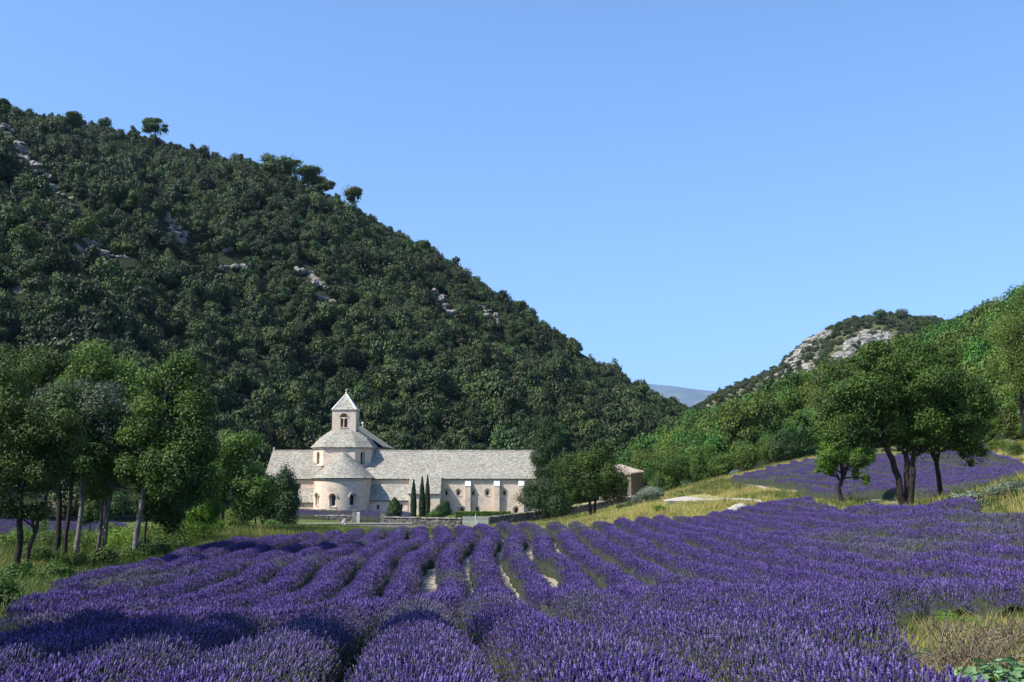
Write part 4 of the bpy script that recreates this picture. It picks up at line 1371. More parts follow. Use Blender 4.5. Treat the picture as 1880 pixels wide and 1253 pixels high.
    zb, zl, zs = Zp(785, YR - tw), Zp(768.4, YR - tw), Zp(766.8, YR - tw)
    wx = .74
    c1 = MB()
    for s in (-1, 1):
        c1.box(dc[0] + s * .36 - .26, dc[0] + s * .36 + .26, YR - tw - .3, YR + tw + .3, zb, zl)
    c1.prism([(dc[0] - wx, zs + .02), (dc[0] + wx, zs + .02)] + [(dc[0] + wx * math.cos(t), zs + .02 + .72 * math.sin(t)) for t in np.linspace(.05, math.pi - .05, 11)], YR - tw - .3, YR - tw + 1.3)
    c2 = MB()
    c2.box(dc[0] - tw - .3, dc[0] + tw + .3, YR - .5, YR + .5, zb, zl)
    boolean_cut(bel, c1); boolean_cut(bel, c2)
    bel.data.transform(__import__('mathutils').Matrix.Translation(Vector(inv)))
    mb = MB(); mb.tube([(dc[0], YR - tw - .02, zb), (dc[0], YR - tw - .02, zl)], [.08, .07], 8); mb.box(dc[0] - .15, dc[0] + .15, YR - tw - .14, YR - tw + .02, zl - .2, zl, .9)
    mb.box(dc[0] - .8, dc[0] + .8, YR - tw - .1, YR - tw + .05, zb - .16, zb - .01, .9); mb.box(dc[0] - .8, dc[0] + .8, YR - tw - .06, YR - tw + .03, zl, zs, .9)
    put(mb, "belfry_column", M['trim'], bel)
    mb = MB()
    zc = zs + .02
    for a0, a1 in zip(np.linspace(0, math.pi, 12)[:-1], np.linspace(0, math.pi, 12)[1:]):
        q = [(dc[0] + rr * math.cos(x), zc + rr * .97 * math.sin(x)) for rr, x in ((.77, a0), (1.0, a0), (1.0, a1), (.77, a1))]
        mb.prism(q, YR - tw - .05, YR - tw + .04, r.uniform(.5, 1))
    put(mb, "belfry_arch", M['trim'], bel)
    ta = Zp(723, YR)
    e = tw + .12
    mb = MB()
    V = [(dc[0] + sx * e, YR + sy * e, z) for z in (zt1 + .003, zt1 + .14) for sx, sy in ((-1, -1), (1, -1), (1, 1), (-1, 1))] + [(dc[0], YR, ta)]
    mb.add(V, [[[3, 2, 1, 0], [0, 1, 5, 4], [1, 2, 6, 5], [2, 3, 7, 6], [3, 0, 4, 7]], [[4, 5, 8], [5, 6, 8], [6, 7, 8], [7, 4, 8]]])
    sp = put(mb, "belfry_roof", M['trim'])
    mb = MB()
    for sx, sy in ((-1, -1), (1, -1), (1, 1), (-1, 1)):
        mb.tube([(dc[0] + sx * (e - .08), YR + sy * (e - .08), zt1 + .12), (dc[0], YR, ta)], [.19, .13], 6, v=.9)
    put(mb, "roof_rib", M['white'], sp)
    mb = MB()
    for sy in (-1,):
        tiles(mb, (dc[0] - e + .2, YR - e - .02, zt1 + .14), (dc[0] + e - .2, YR - e - .02, zt1 + .14), (dc[0] + .05, YR - .03, ta - .1), (dc[0] - .05, YR - .03, ta - .1), r, .36, .5, .04)
    stuff_part(put(mb, "stone_slabs", M['tile'], sp))
    mb = MB(); mb.lathe([(.16, 0), (.2, .2), (.09, .4), (.0, .42)], (dc[0], YR, ta - .1), 8)
    mb.box(dc[0] - .05, dc[0] + .05, YR - .05, YR + .05, ta + .2, ta + .95, .9); mb.box(dc[0] - .24, dc[0] + .24, YR - .045, YR + .045, ta + .55, ta + .66, .9)
    put(mb, "cross", M['trim'], sp)

    # nave running back behind the crossing
    ya, yz = YR + 4.6, 219.0
    zn, zne, hwn = Zp(784.5, yz), Zp(824.5, yz), 6.2
    mb = MB(); mb.prism([(dc[0] - hwn + .3, gz), (dc[0] + hwn - .3, gz), (dc[0] + hwn - .3, zne - .1), (dc[0], zn - .2), (dc[0] - hwn + .3, zne - .1)], ya, yz - .2)
    put(mb, "nave_wall", M['wall'])
    mb = MB(); mb.prism([(dc[0] - hwn - .1, zne - .2), (dc[0], zn - .16), (dc[0] + hwn + .1, zne - .2), (dc[0] + hwn + .1, zne), (dc[0], zn), (dc[0] - hwn - .1, zne)], ya - .25, yz)
    rf = put(mb, "nave_roof", M['deck'])
    mb = MB(); tiles(mb, (dc[0] + hwn + .1, ya - .25, zne), (dc[0] + hwn + .1, yz, zne), (dc[0], yz, zn), (dc[0], ya - .25, zn), r)
    tiles(mb, (dc[0] - hwn - .1, yz, zne), (dc[0] - hwn - .1, ya - .25, zne), (dc[0], ya - .25, zn), (dc[0], yz, zn), r)
    stuff_part(put(mb, "stone_tiles", M['tile'], rf))
    mb = MB(); mb.tube([(dc[0], yz - .1, zn - .1), (dc[0], yz - .1, zn + .5)], [.14, .1], 8, v=.9); mb.lathe([(0, -.3), (.2, -.22), (.3, 0), (.2, .22), (0, .3)], (dc[0], yz - .1, zn + .75), 10, v=.9)
    put(mb, "finial", M['trim'])

    # slender stone chimney turret on the slope near the conifer
    x = Xp(978.7, Y0 + .3); y = Y0 + .45
    zb, zt = Zp(868, Y0 + .45), Zp(831, Y0 + .45)
    mb = MB(); mb.box(x - .27, x + .27, y - .27, y + .27, zb - .8, zb + 1.75)
    for sx in (-1, 1):
        for sy in (-1, 1):
            mb.box(x + sx * .19 - .07, x + sx * .19 + .07, y + sy * .19 - .07, y + sy * .19 + .07, zb + 1.75, zb + 2.55)
    mb.box(x - .33, x + .33, y - .33, y + .33, zb + 2.55, zb + 2.65)
    mb.lathe([(.34, 0), (.04, zt - zb - 2.65), (0, zt - zb - 2.6)], (x, y, zb + 2.65), 4, math.pi / 4, math.pi / 4 + 2 * math.pi)
    put(mb, "chimney", M['trim'])
    return root


abbey()


# ---- stone barn beyond the round tree
def barn():
    A, C, D = at(1098, 882, 174), at(1159, 869.5, 172), at(1182, 867, 178)
    Bk = at(1137, 853.5, 181)
    z0 = Zp(912, 172) - 1
    root = empty("stone_barn", (C[0], C[1], z0 + 1), "small rubble stone barn with a clay tiled roof half hidden behind the round tree", "barn")
    off = -np.array(root.location)
    mb = MB()
    ins = lambda p, q: p + (q - p) * .02
    c = (A + C + D + Bk) / 4
    P = [A + (c - A) * .04, C + (c - C) * .05, D + (c - D) * .05, at(1110, 858, 184)]
    V = [(p[0], p[1], z0) for p in P] + [(p[0], p[1], p[2] - .12) for p in P]
    mb.hexa(np.array(V) + off)
    mb.build("wall", M['barn'], root)
    mb = MB(); Bl = at(1095, 856, 184)
    V = [A, C, D, Bk, Bl]
    top = [np.array(p) + off for p in V]; bot = [p - [0, 0, .14] for p in top]
    mb.add(bot + top, [[[5, 6, 8, 9]], [[6, 7, 8]], [[0, 4, 3, 1]], [[1, 3, 2]], [[0, 1, 6, 5], [1, 2, 7, 6], [2, 3, 8, 7], [3, 4, 9, 8], [4, 0, 5, 9]]])
    rf = mb.build("roof", M['ctile'], root)
    mb = MB(); r = np.random.default_rng(3)
    tiles(mb, top[0], top[1], top[3], top[4], r, .4, .28, .07)
    # ribs of half-round tiles on the hip side
    for k in range(9):
        t = k / 8
        a = top[1] * (1 - t) + top[2] * t
        mb.tube([a + [0, 0, .05], top[3] * (1 - t * .15) + top[2] * t * .15 + [0, 0, .05]], [.1, .08], 5)
    stuff_part(mb.build("clay_tiles", M['ctile'], rf))
    # wide timber door on the shaded side
    d = (C - A) / np.linalg.norm(C - A)
    q0, q1 = C - d * 2.6, C - d * 1.0
    nrm = np.array([d[1], -d[0], 0]); nrm /= np.linalg.norm(nrm)
    mb = MB()
    P = [q0 + nrm * .10, q1 + nrm * .10, q1 - nrm * .3, q0 - nrm * .3]
    mb.hexa([np.array([p[0], p[1], z0 + .8]) + off for p in P] + [np.array([p[0], p[1], C[2] - .75]) + off for p in P])
    mb.build("door", M['wood'], root)


barn()


# ---- dry-stone walls
def dry_wall(pts, label, height, seed, thick=.55):
    """pts: list of (px, py base, Y)"""
    r = np.random.default_rng(seed)
    W = np.array([at(*p) for p in pts])
    c = W[0].copy(); c[2] = float(H(c[0], c[1]))
    root = empty("dry_stone_wall", c, label, "wall")
    core, st, cap = MB(), MB(), MB()
    d = np.r_[0, np.cumsum(np.linalg.norm(np.diff(W[:, :2], axis=0), axis=1))]
    top = np.array([p[2] for p in W])
    s = 0.0
    def pt(s): return np.array([np.interp(s, d, W[:, 0]), np.interp(s, d, W[:, 1])])
    L_ = d[-1]
    nseg = max(1, int(L_ / 2))
    for k in range(nseg):
        a, b = pt(L_ * k / nseg), pt(L_ * (k + 1) / nseg)
        t = (b - a) / np.linalg.norm(b - a); n = np.array([t[1], -t[0]])
        za, zb = np.interp(L_ * k / nseg, d, top), np.interp(L_ * (k + 1) / nseg, d, top)
        h = thick / 2 - .06
        core.hexa([(*(a + n * h), za - 1.6), (*(b + n * h), zb - 1.6), (*(b - n * h), zb - 1.6), (*(a - n * h), za - 1.6), (*(a + n * h), za + height - .06), (*(b + n * h), zb + height - .06), (*(b - n * h), zb + height - .06), (*(a - n * h), za + height - .06)])
    rows = int((height + .6) / .2)
    for i in range(rows):
        s = r.uniform(0, .2)
        while s < L_ - .05:
            w = r.uniform(.22, .5)
            p = pt(s + w / 2); q = pt(min(s + w / 2 + .1, L_)); q2 = pt(max(0, s + w / 2 - .1))
            t = (q - q2) / np.linalg.norm(q - q2); n = np.array([t[1], -t[0]])
            z = np.interp(s + w / 2, d, top) - .6 + i * .2 + r.uniform(-.03, .03)
            hh = r.uniform(.07, .105); dp = thick / 2 + r.uniform(-.06, .05)
            P = [p - t * w * .47 + n * dp, p + t * w * .47 + n * (dp + r.uniform(-.04, .04)), p + t * w * .47 + n * (dp - .25), p - t * w * .47 + n * (dp - .25)]
            V = np.array([(*x, z - hh) for x in P] + [(*x, z + hh) for x in P]); V += r.normal(size=V.shape) * .018
            st.hexa(V)
            s += w + r.uniform(.01, .05)
    s = 0
    while s < L_ - .05:
        w = r.uniform(.3, .6); p = pt(s + w / 2); q = pt(min(s + w / 2 + .1, L_)); q2 = pt(max(0, s + w / 2 - .1))
        t = (q - q2) / np.linalg.norm(q - q2); n = np.array([t[1], -t[0]]); z = np.interp(s + w / 2, d, top) + height
        P = [p - t * w * .48 + n * .32, p + t * w * .48 + n * .32, p + t * w * .48 - n * .32, p - t * w * .48 - n * .32]
        V = np.array([(*x, z - .08) for x in P] + [(*x, z + r.uniform(.06, .13)) for x in P]); V += r.normal(size=V.shape) * .02
        cap.hexa(V); s += w + .02
    T = -np.array(root.location)
    for mb, nm, mt in ((core, "core", 'drycore'), (st, "stones", 'dry'), (cap, "coping", 'rock')):
        o = mb.build(nm, M[mt], root)
        o.data.transform(__import__('mathutils').Matrix.Translation(Vector(T)))
        if nm != "core": o['kind'] = 'stuff'
    return root


dry_wall([(540, 962, 170), (652, 962.5, 168)], "dry stone wall between the dark tree and the white post before the apse", 1.25, 1)
dry_wall([(701, 966, 167), (780, 968, 165), (848, 969, 163)], "dry stone wall left of the white picket gate, below the cypresses", 1.35, 2)
dry_wall([(897.5, 970, 162), (960, 963, 164), (1040, 952.5, 167), (1140, 936, 171), (1165, 930, 172)], "long dry stone wall climbing from the gate past the round tree", 1.6, 3)

# low grey rendered wall in front
a, b = at(545, 975, 157), at(757, 976.5, 157)
root = empty("low_wall", (a[0], a[1], a[2]), "low smooth grey wall with a pale coping in front of the dry stone walls", "wall")
mb = MB(); mb.box(0, b[0] - a[0], 0, .4, -1.6, 1.0); mb.build("body", M['render'], root)
mb = MB(); mb.box(-.05, b[0] - a[0] + .05, -.06, .46, 1.003, 1.1); mb.build("coping", M['trim'], root)
# pillar ends
for k, (px, lab) in enumerate(((651, "stub pillar ending the dry stone wall next to the white post"), (703, "stub pillar opposite the white post at the start of the middle wall"))):
    p = gp(px, 960, 167.0); mb = MB(); mb.box(-.35, .35, -.35, .35, -.5, 1.65); mb.box(-.4, .4, -.4, .4, 1.653, 1.78)
    tag(mb.build("stone_pillar", M['dry'], None, False, p), lab, "pillar")
p = gp(657.5, 962, 166.4); mb = MB(); mb.box(-.24, .24, -.07, .07, -.5, 1.45); mb.prism([(-.24, 1.45), (.24, 1.45), (.24, 1.52), (0, 1.6), (-.24, 1.52)], -.07, .07)
tag(mb.build("white_post", M['white'], None, False, p), "plain white upright slab at the gap in the walls before the apse", "post")
rock_mass("pale_stone", at(632, 962.5, 157.2), .8, .75, .6, M['rockw'], "white stone lying on top of the low grey wall", seed=4)


# ---- white picket gate
def gate():
    p0, p1 = at(849, 971, 162.6), at(896.5, 971, 162.0)
    root = empty("picket_gate", p0, "white picket double gate with a round plate between the dry stone walls", "gate")
    Wd = p1[0] - p0[0]; h = (971 - 948.5) / F * 162
    n = 26
    me = MB(); me.box(-.035, .035, -.025, .025, -.2, h - .06); me.prism([(-.035, h - .06), (.035, h - .06), (0, h + .03)], -.025, .025)
    pm = me.mesh("pale", M['white'])
    for k in range(n):
        obj("pale", pm, root, (Wd * (k + .5) / n, 0, 0))
    for z in (.35, 1.0, h - .3):
        mb = MB(); mb.box(0, Wd, .028, .07, z, z + .09); mb.build("rail", M['white'], root)
    mb = MB(); mb.box(Wd * .5 - .05, Wd * .5 + .05, -.09, -.028, -.2, h + .25); mb.prism([(Wd * .5 - .05, h + .25), (Wd * .5 + .05, h + .25), (Wd * .5, h + .42)], -.09, -.028); mb.build("gate_post", M['white'], root)
    mb = MB()
    th = np.linspace(0, 2 * math.pi, 20, endpoint=False)
    mb.prism([(Wd * .53 + .33 * math.cos(t), h * .52 + .33 * math.sin(t)) for t in th], -.14, -.095); mb.build("round_plate", M['white'], root)


gate()
p = gp(902.5, 942, 184); mb = MB(); mb.box(-.45, .45, -.3, .3, -.2, .55); mb.box(-.5, .5, -.35, .35, .553, .62)
tag(mb.build("wooden_chest", M['wood'], None, False, p + [0, 0, .1]), "small brown wooden box on the hedge line against the dormitory wall", "box")


# ---- cypresses and clipped conifers by the walls
def spindle(name, base, h, w, label, cat, mat, n, leaf, seed, group=None, top=.15, bot=.55, power=1.0):
    r = np.random.default_rng(seed)
    root = empty(name, base, label, cat, group)
    t = r.uniform(0, 1, n) ** .85
    rad = w / 2 * np.clip(np.interp(t, [0, .08, .35, .75, 1], [bot, .85, 1, .62, .05]), .03, 1) * (.85 + .3 * fbm(t * 9 + seed, r.uniform(0, 6, n), seed, 2))
    a = r.uniform(0, 6.283, n)
    C = np.c_[rad * np.cos(a), rad * np.sin(a), t * h]
    Nn = np.c_[np.cos(a), np.sin(a), np.full(n, .35)] + r.normal(size=(n, 3)) * .45
    Nn /= np.linalg.norm(Nn, axis=1)[:, None]
    V, q = leaf_quads(C, Nn, leaf, r, .5)
    mb = MB(); mb.tube([(0, 0, -.3), (0, 0, h * .5), (0, 0, h * .9)], [w * .12, w * .08, .02], 6); mb.build("trunk", M['bark'], root)
    obj("crown", new_mesh("crown", V, [q], M[mat], False, r.uniform(0, 1, n)), root)
    # dense inner core so the column is opaque
    mb = MB(); mb.lathe([(w * .5 * bot * .8, .02), (w * .4, h * .1), (w * .43, h * .35), (w * .27, h * .75), (.02, h * .97)], (0, 0, 0), 10, v=0.0); mb.build("inner_foliage", M[mat], root)
    return root


for px, pt, w, lab in ((759, 880, 11, "shortest and leftmost of the three slim cypresses before the abbey"), (774.5, 875, 11.5, "middle one of the three slim dark cypresses"), (784.5, 873, 10, "tallest of the three slim cypresses, close against the middle one")):
    Yc = 169.5; p = gp(px, 950, Yc); p[2] = Zp(951, Yc) - .3
    spindle("cypress", p, Zp(pt, Yc) - p[2], w * Yc / F, lab, "cypress", 'cypress', 2600, .11, int(px), 'cypresses before the abbey')
p = gp(724, 950, 170); p[2] = Zp(951, 170) - .2
spindle("conical_shrub", p, 3.3, 2.3, "dark upright conical shrub at the edge of the lavender before the abbey", "shrub", 'conifer', 2200, .12, 9, None, bot=.8)
p = gp(816, 952, 168.5); p[2] = Zp(952, 168.5) - .1
bush("bushy_shrub", p, [(0, 0, 1.2, 1.6, 1.2, 1.5), (-1.9, 0, .7, 1.2, 1, .8), (.2, 0, 2.2, .6, .6, .9)], "dark ragged shrub behind the wall right of the cypresses", n=2600, leaf=.13, mat='conifer', seed=8)
p = gp(795, 952, 168); p[2] = Zp(951, 168) - .1
bush("low_green_shrub", p, [(0, 0, .45, 1.2, .8, .55)], "low bright green shrub at the foot of the tallest cypress", n=900, leaf=.1, mat='bright', seed=18)
r_ = np.random.default_rng(6)
x0, x1 = Xp(836, 176), Xp(938, 178)
root = empty("clipped_hedge", (x0, 177, Zp(945.5, 177)), "low bright green hedge along the dormitory wall behind the gate", "hedge")
n = 5000
C = np.c_[r_.uniform(0, x1 - x0, n), r_.uniform(-.6, .6, n), r_.uniform(-.4, .55, n)]
Nn = r_.normal(size=(n, 3)) * .6 + [0, -.3, .8]; Nn /= np.linalg.norm(Nn, axis=1)[:, None]
V, q = leaf_quads(C, Nn, .12, r_)
obj("foliage", new_mesh("foliage", V, [q], M['bright'], False, r_.uniform(0, 1, n)), root)
mb = MB(); mb.box(0, x1 - x0, -.5, .5, -1.0, .45, 0.1); mb.build("inner_foliage", M['bright'], root)


# ------------------------------------------------------------------ single trees
def T(px, py, Y, h, crowns, label, trunks=None, tr=.16, lean=0.0, **kw):
    """tree whose foot is at pixel (px,py), distance Y. crowns in pixels: (dx, dy up from foot, rx, ry)"""
    k = Y / F
    base = at(px, py, Y); base[2] = min(base[2], float(H(base[0], base[1])) + .15)
    if abs(base[2] - at(px, py, Y)[2]) > 1.2: base[2] = at(px, py, Y)[2]
    ells = [(dx * k, (0 if len(c) < 1 else c[0]) * k, dy * k, rx * k, min(rx, 1.15 * ry) * k * .9, ry * k) for dx, dy, rx, ry, *c in [(*q, 0) if len(q) == 4 else q for q in crowns]]
    hh = h * k
    if trunks is None:
        trunks = [[(0, 0, -.2, tr), (lean * k * .5, 0, hh * .35, tr * .8), (lean * k, 0, hh * .8, tr * .35)]]
    else:
        trunks = [[(dx * k, dyw * k, dz * k - (.2 if i == 0 else 0), rr) for i, (dx, dyw, dz, rr) in enumerate(t)] for t in trunks]
    return tree(kw.pop('name', 'broadleaf_tree'), base, trunks, ells, label, **kw)


G = 'trees of the grove beside the field'
T(30, 1058, 50, 300, [(-5, 190, 80, 65), (40, 265, 78, 60), (-40, 300, 70, 58), (10, 130, 66, 34)], "dark forked tree with low boughs nearest the left edge of the field", trunks=[[(0, 0, 0, .17), (2, 0, 90, .14), (-6, 0, 230, .07)], [(8, 4, 5, .12), (24, 4, 60, .10), (44, 4, 140, .06)]], group=G, n=10000, leaf=.13, seed=1, mat='oak', lobes=40)
T(110, 1030, 57, 330, [(0, 255, 80, 70), (20, 190, 66, 55), (-30, 200, 66, 60)], "tree with a thick dark double trunk in the left grove", trunks=[[(-6, 0, 0, .17), (-6, 0, 100, .14), (-12, 0, 250, .06)], [(5, 2, 0, .14), (12, 2, 100, .11), (20, 2, 240, .05)]], group=G, n=9000, leaf=.13, seed=2, mat='oak', lobes=36)
T(140, 1024, 58, 340, [(0, 268, 92, 66), (60, 215, 52, 58), (-50, 255, 50, 50)], "silver leaved tree with one pale trunk, greyest crown of the grove", tr=.15, lean=12, group=G, n=11000, leaf=.11, seed=3, mat='silver', bark='barkp', lobes=44)
T(182, 1022, 59, 330, [(15, 215, 60, 75), (-10, 140, 44, 44)], "tree with twin slender pale trunks in the middle of the grove", trunks=[[(-4, 0, 0, .11), (4, 0, 120, .09), (16, 0, 240, .05)], [(6, 2, 0, .12), (14, 2, 110, .10), (24, 2, 250, .05)]], group=G, n=7000, leaf=.13, seed=4, bark='barkp', lobes=34)
T(190, 1000, 70, 372, [(-4, 330, 70, 48), (30, 280, 62, 55), (-50, 290, 52, 46)], "tallest crown of the grove, bright topped, rising behind the silver tree", tr=.18, group=G, n=10000, leaf=.15, seed=5, lobes=40)
T(243, 1034, 57, 380, [(58, 325, 78, 58), (90, 250, 66, 80), (25, 255, 66, 66), (75, 160, 72, 80), (104, 200, 52, 60), (30, 180, 60, 60)], "tree with a pale leaning trunk and the widest dark crown of the grove", trunks=[[(0, 0, 0, .17), (14, 0, 110, .14), (32, 0, 220, .11), (52, 0, 320, .05)]], group=G, n=20000, leaf=.14, seed=6, bark='barkp', lobes=70, lobe_r=.32)
T(262, 1012, 62, 200, [(20, 120, 50, 70), (50, 80, 46, 46)], "thin dark trunked tree just behind the pale leaning trunk", tr=.09, lean=10, group=G, n=6000, leaf=.14, seed=7, mat='oak', lobes=30)
T(318, 985, 72, 240, [(-8, 185, 56, 70), (10, 130, 46, 60), (-30, 120, 50, 66), (-10, 75, 44, 36)], "dark tree filling the right side of the grove beneath the widest crown", tr=.13, group=G, n=9000, leaf=.16, seed=8, mat='oak', lobes=36)
T(80, 985, 92, 350, [(0, 280, 85, 66), (-75, 300, 66, 60), (60, 300, 50, 46)], "dark tree behind the silver crown at the upper left of the grove", tr=.2, group=G, n=9000, leaf=.2, seed=9, mat='oak', lobes=36)
T(-25, 1000, 80, 330, [(0, 250, 70, 66), (20, 170, 66, 66), (40, 310, 56, 44)], "tree cut off by the left edge of the picture behind the forked tree", tr=.2, group=G, n=8000, leaf=.18, seed=10, mat='oak', lobes=36)
T(164, 992, 74, 95, [(0, 62, 18, 26)], "slim sapling between the pale trunks of the grove", tr=.05, group=G, n=1400, leaf=.11, seed=11, lobes=8, limbs=5)
T(405, 976, 88, 195, [(20, 152, 46, 40), (35, 95, 52, 44), (-5, 110, 44, 54), (60, 60, 44, 40)], "green tree with a low fork between the grove and the dark trees", tr=.2, lean=8, n=11000, leaf=.17, seed=12, mat='grove', lobes=40)
T(374, 975, 78, 150, [(0, 70, 34, 40), (14, 112, 20, 32), (-8, 40, 34, 26)], "young yellow green tree lit at the right end of the grove", tr=.06, n=3000, leaf=.16, seed=13, mat='bright')
T(447, 970, 106, 110, [(0, 65, 34, 40), (20, 90, 28, 28)], "dark low tree with thin trunk left of the roundest dark tree", tr=.12, n=5500, leaf=.2, seed=14, mat='conifer', lobes=26)
T(468, 968, 112, 110, [(6, 66, 36, 40)], "dark low tree squeezed between its two dark neighbours", tr=.1, n=4500, leaf=.2, seed=15, mat='conifer', lobes=22)
T(513, 968, 112, 100, [(0, 52, 44, 48), (12, 76, 28, 24), (-22, 40, 30, 34)], "roundest dark tree covering the left end of the abbey", tr=.14, n=9000, leaf=.19, seed=16, mat='conifer', lobes=36)
# off to the left: the tree whose shade lies across the near lavender
for k, (x, y, h) in enumerate(((-10.4, 12.4, 11.0), (-12.6, 14.2, 11.5), (-15.8, 16.5, 11.5), (-20.5, 21.5, 11.0), (-27, 31, 11))):
    z = float(H(x, y))
    tree("broadleaf_tree", (x, y, z), [[(0, 0, -.2, .22), (.2, 0, h * .4, .17), (0, 0, h * .8, .07)]], [(0, 0, h * .7, 2.9, 2.2, h * .24), (1.2, .3, h * .55, 2.0, 1.7, 1.7), (-1.3, 0, h * .55, 2.2, 1.8, 1.8)], "leafy tree beyond the left edge that shades the near lavender", group='trees beyond the left edge', n=5000, leaf=.2, seed=30 + k, mat='oak')

# by the abbey
def cone_tree(px, py, Y, hpx, wpx, label, seed, n=9000, leaf=.2, mat='conifer'):
    k = Y / F; base = at(px, py, Y); h = hpx * k; w = wpx * k
    return tree("conifer", base, [[(0, 0, -.2, .25), (0, 0, h * .6, .15), (0, 0, h * .95, .03)]], [(0, 0, h * .22, w * .52, w * .5, h * .2), (0, 0, h * .40, w * .47, w * .45, h * .2), (.02 * w, 0, h * .58, w * .42, w * .40, h * .19), (0, 0, h * .74, w * .36, w * .34, h * .17), (0, 0, h * .88, w * .24, w * .24, h * .13)], label, cat='conifer', n=n, leaf=leaf, seed=seed, mat=mat, lobes=60, lobe_r=.40, limbs=10)


cone_tree(1006, 953, 160, 190, 92, "dark broad conifer hiding the right end of the dormitory roof", 40, 26000)
T(1087, 957, 122, 150, [(0, 98, 50, 46), (-28, 80, 36, 40), (32, 78, 40, 38), (5, 62, 54, 26), (18, 127, 28, 24)], "round crowned green tree on the meadow before the conifer", trunks=[[(0, 0, 0, .22), (-6, 0, 45, .15), (-16, 0, 90, .07)], [(3, 2, 5, .17), (9, 2, 45, .13), (22, 2, 95, .06)]], n=13000, leaf=.19, seed=41, mat='oak', lobes=34)
p = gp(1192, 943, 128)
bush("olive_bush", p, [(0, 0, 1.5, 1.9, 1.5, 1.25), (-1.0, 0, 1.2, 1.2, 1.1, 1.05), (1.1, 0, 1.1, 1.1, 1, 1.0)], "grey green olive bush on the meadow at the end of the long wall", n=5000, leaf=.10, mat='olive', seed=42)
p = gp(1158, 938, 133)
bush("bramble_bush", p, [(0, 0, .7, 1.0, .8, .8), (-.9, 0, .5, .7, .7, .5)], "dark bramble between the long wall and the olive bush", n=1500, leaf=.12, mat='conifer', seed=43)
for k, (px, py, Y, ells, mt, lab) in enumerate([
        (1240, 905, 158, [(0, 0, 3.0, 3.9, 2.8, 2.9), (-2.0, 0, 2.0, 2.2, 2, 2), (2.2, 0, 2.6, 2.2, 2, 2.4)], 'oak', "large rounded green bush right of the stone barn"),
        (1213, 908, 156, [(0, 0, 1.4, 1.7, 1.4, 1.4)], 'grove', "lower yellow green bush at the foot of the large rounded bush"),
        (1323, 868, 150, [(0, 0, 1.6, 1.7, 1.5, 1.5)], 'oak', "round green shrub at the top edge of the meadow"),
        (1366, 864, 148, [(0, 0, 1.9, 2.0, 1.6, 1.7)], 'grove', "pale green shrub left of the thin sapling at the meadow edge"),
        (1290, 880, 152, [(0, 0, 1.7, 1.8, 1.6, 1.7), (0, 0, 3.4, 1.6, 1.5, 1.7)], 'oak', "tall dark shrub between the meadow and the large rounded bush"),
        (1440, 848, 152, [(0, 0, 2.2, 2.3, 2.0, 2.2)], 'conifer', "dark rounded shrub above the tip of the upper lavender field")]):
    p = gp(px, py, Y)
    bush("large_bush", p, ells, lab, n=4200, leaf=.2, mat=mt, seed=60 + k, lobes=20)
for k, (px, Y, h, lab) in enumerate([(1186, 232, 15, "tall dark cypress rising behind the barn at the mouth of the valley"), (1205, 240, 13, "second dark cypress beside the tall one behind the barn"), (576, 212, 6.5, "thin dark cypress behind the left roof slope of the abbey"), (440, 205, 9, "thin dark cypress on the slope left of the abbey")]):
    x = Xp(px, Y); p = np.array([x, Y, float(H(x, Y)) + (0 if k < 2 else 3.5)])
    spindle("cypress", p, h, 2.2, lab, "cypress", 'cypress', 1500, .25, 70 + k)

# right-hand oaks
T(1546, 922, 78, 112, [(-8, 92, 38, 28), (-28, 72, 26, 28), (28, 82, 34, 26), (38, 52, 18, 22)], "small crooked tree with a yellow green crown before the upper lavender field", trunks=[[(0, 0, 0, .17), (-6, 0, 28, .15), (3, 0, 45, .13), (0, 0, 85, .07)]], n=7000, leaf=.13, seed=80, mat='bright')
T(1664, 934, 61, 310, [(-45, 215, 95, 75), (-105, 165, 66, 55), (20, 240, 85, 66), (60, 170, 78, 60), (-30, 140, 75, 42), (100, 215, 60, 58), (-5, 285, 66, 34), (112, 130, 52, 46), (-95, 112, 56, 40), (40, 116, 66, 36), (-50, 280, 60, 34), (60, 280, 66, 36), (140, 175, 46, 50)], "large oak with several dark trunks from one foot, biggest crown on the right", trunks=[[(-4, 0, 0, .26), (-13, 0, 50, .19), (-26, 0, 110, .15), (-60, 0, 200, .06)], [(2, 2, 0, .24), (4, 2, 60, .17), (6, 2, 120, .13), (20, 0, 230, .05)], [(6, -2, 0, .22), (13, -2, 60, .16), (16, -2, 110, .13), (60, 0, 190, .05)]], name='oak_tree', n=46000, leaf=.12, seed=81, mat='oak', lobes=150, lobe_r=.29, limbs=30)
T(1728, 923, 64, 200, [(0, 150, 62, 48), (-40, 130, 40, 34), (40, 120, 50, 36), (60, 90, 34, 28), (0, 185, 40, 24), (-52, 168, 34, 26)], "oak with a single straight dark trunk right of the many stemmed oak", trunks=[[(0, 0, 0, .17), (-2, 0, 70, .13), (0, 0, 150, .07)]], name='oak_tree', n=18000, leaf=.12, seed=82, mat='grove', lobes=66, lobe_r=.31, limbs=20)
T(1880, 800, 106, 260, [(8, 185, 60, 66), (-20, 130, 46, 52), (20, 110, 50, 60), (-10, 80, 34, 30)], "bright leaved tree cut off by the right edge above the grassy bank", tr=.2, name='oak_tree', n=12000, leaf=.15, seed=83, mat='grove', lobes=36)
T(1910, 795, 118, 300, [(-22, 235, 44, 52), (0, 170, 60, 60)], "dark tree behind the bright tree at the right edge", tr=.2, name='oak_tree', n=8000, leaf=.17, seed=84, mat='oak')

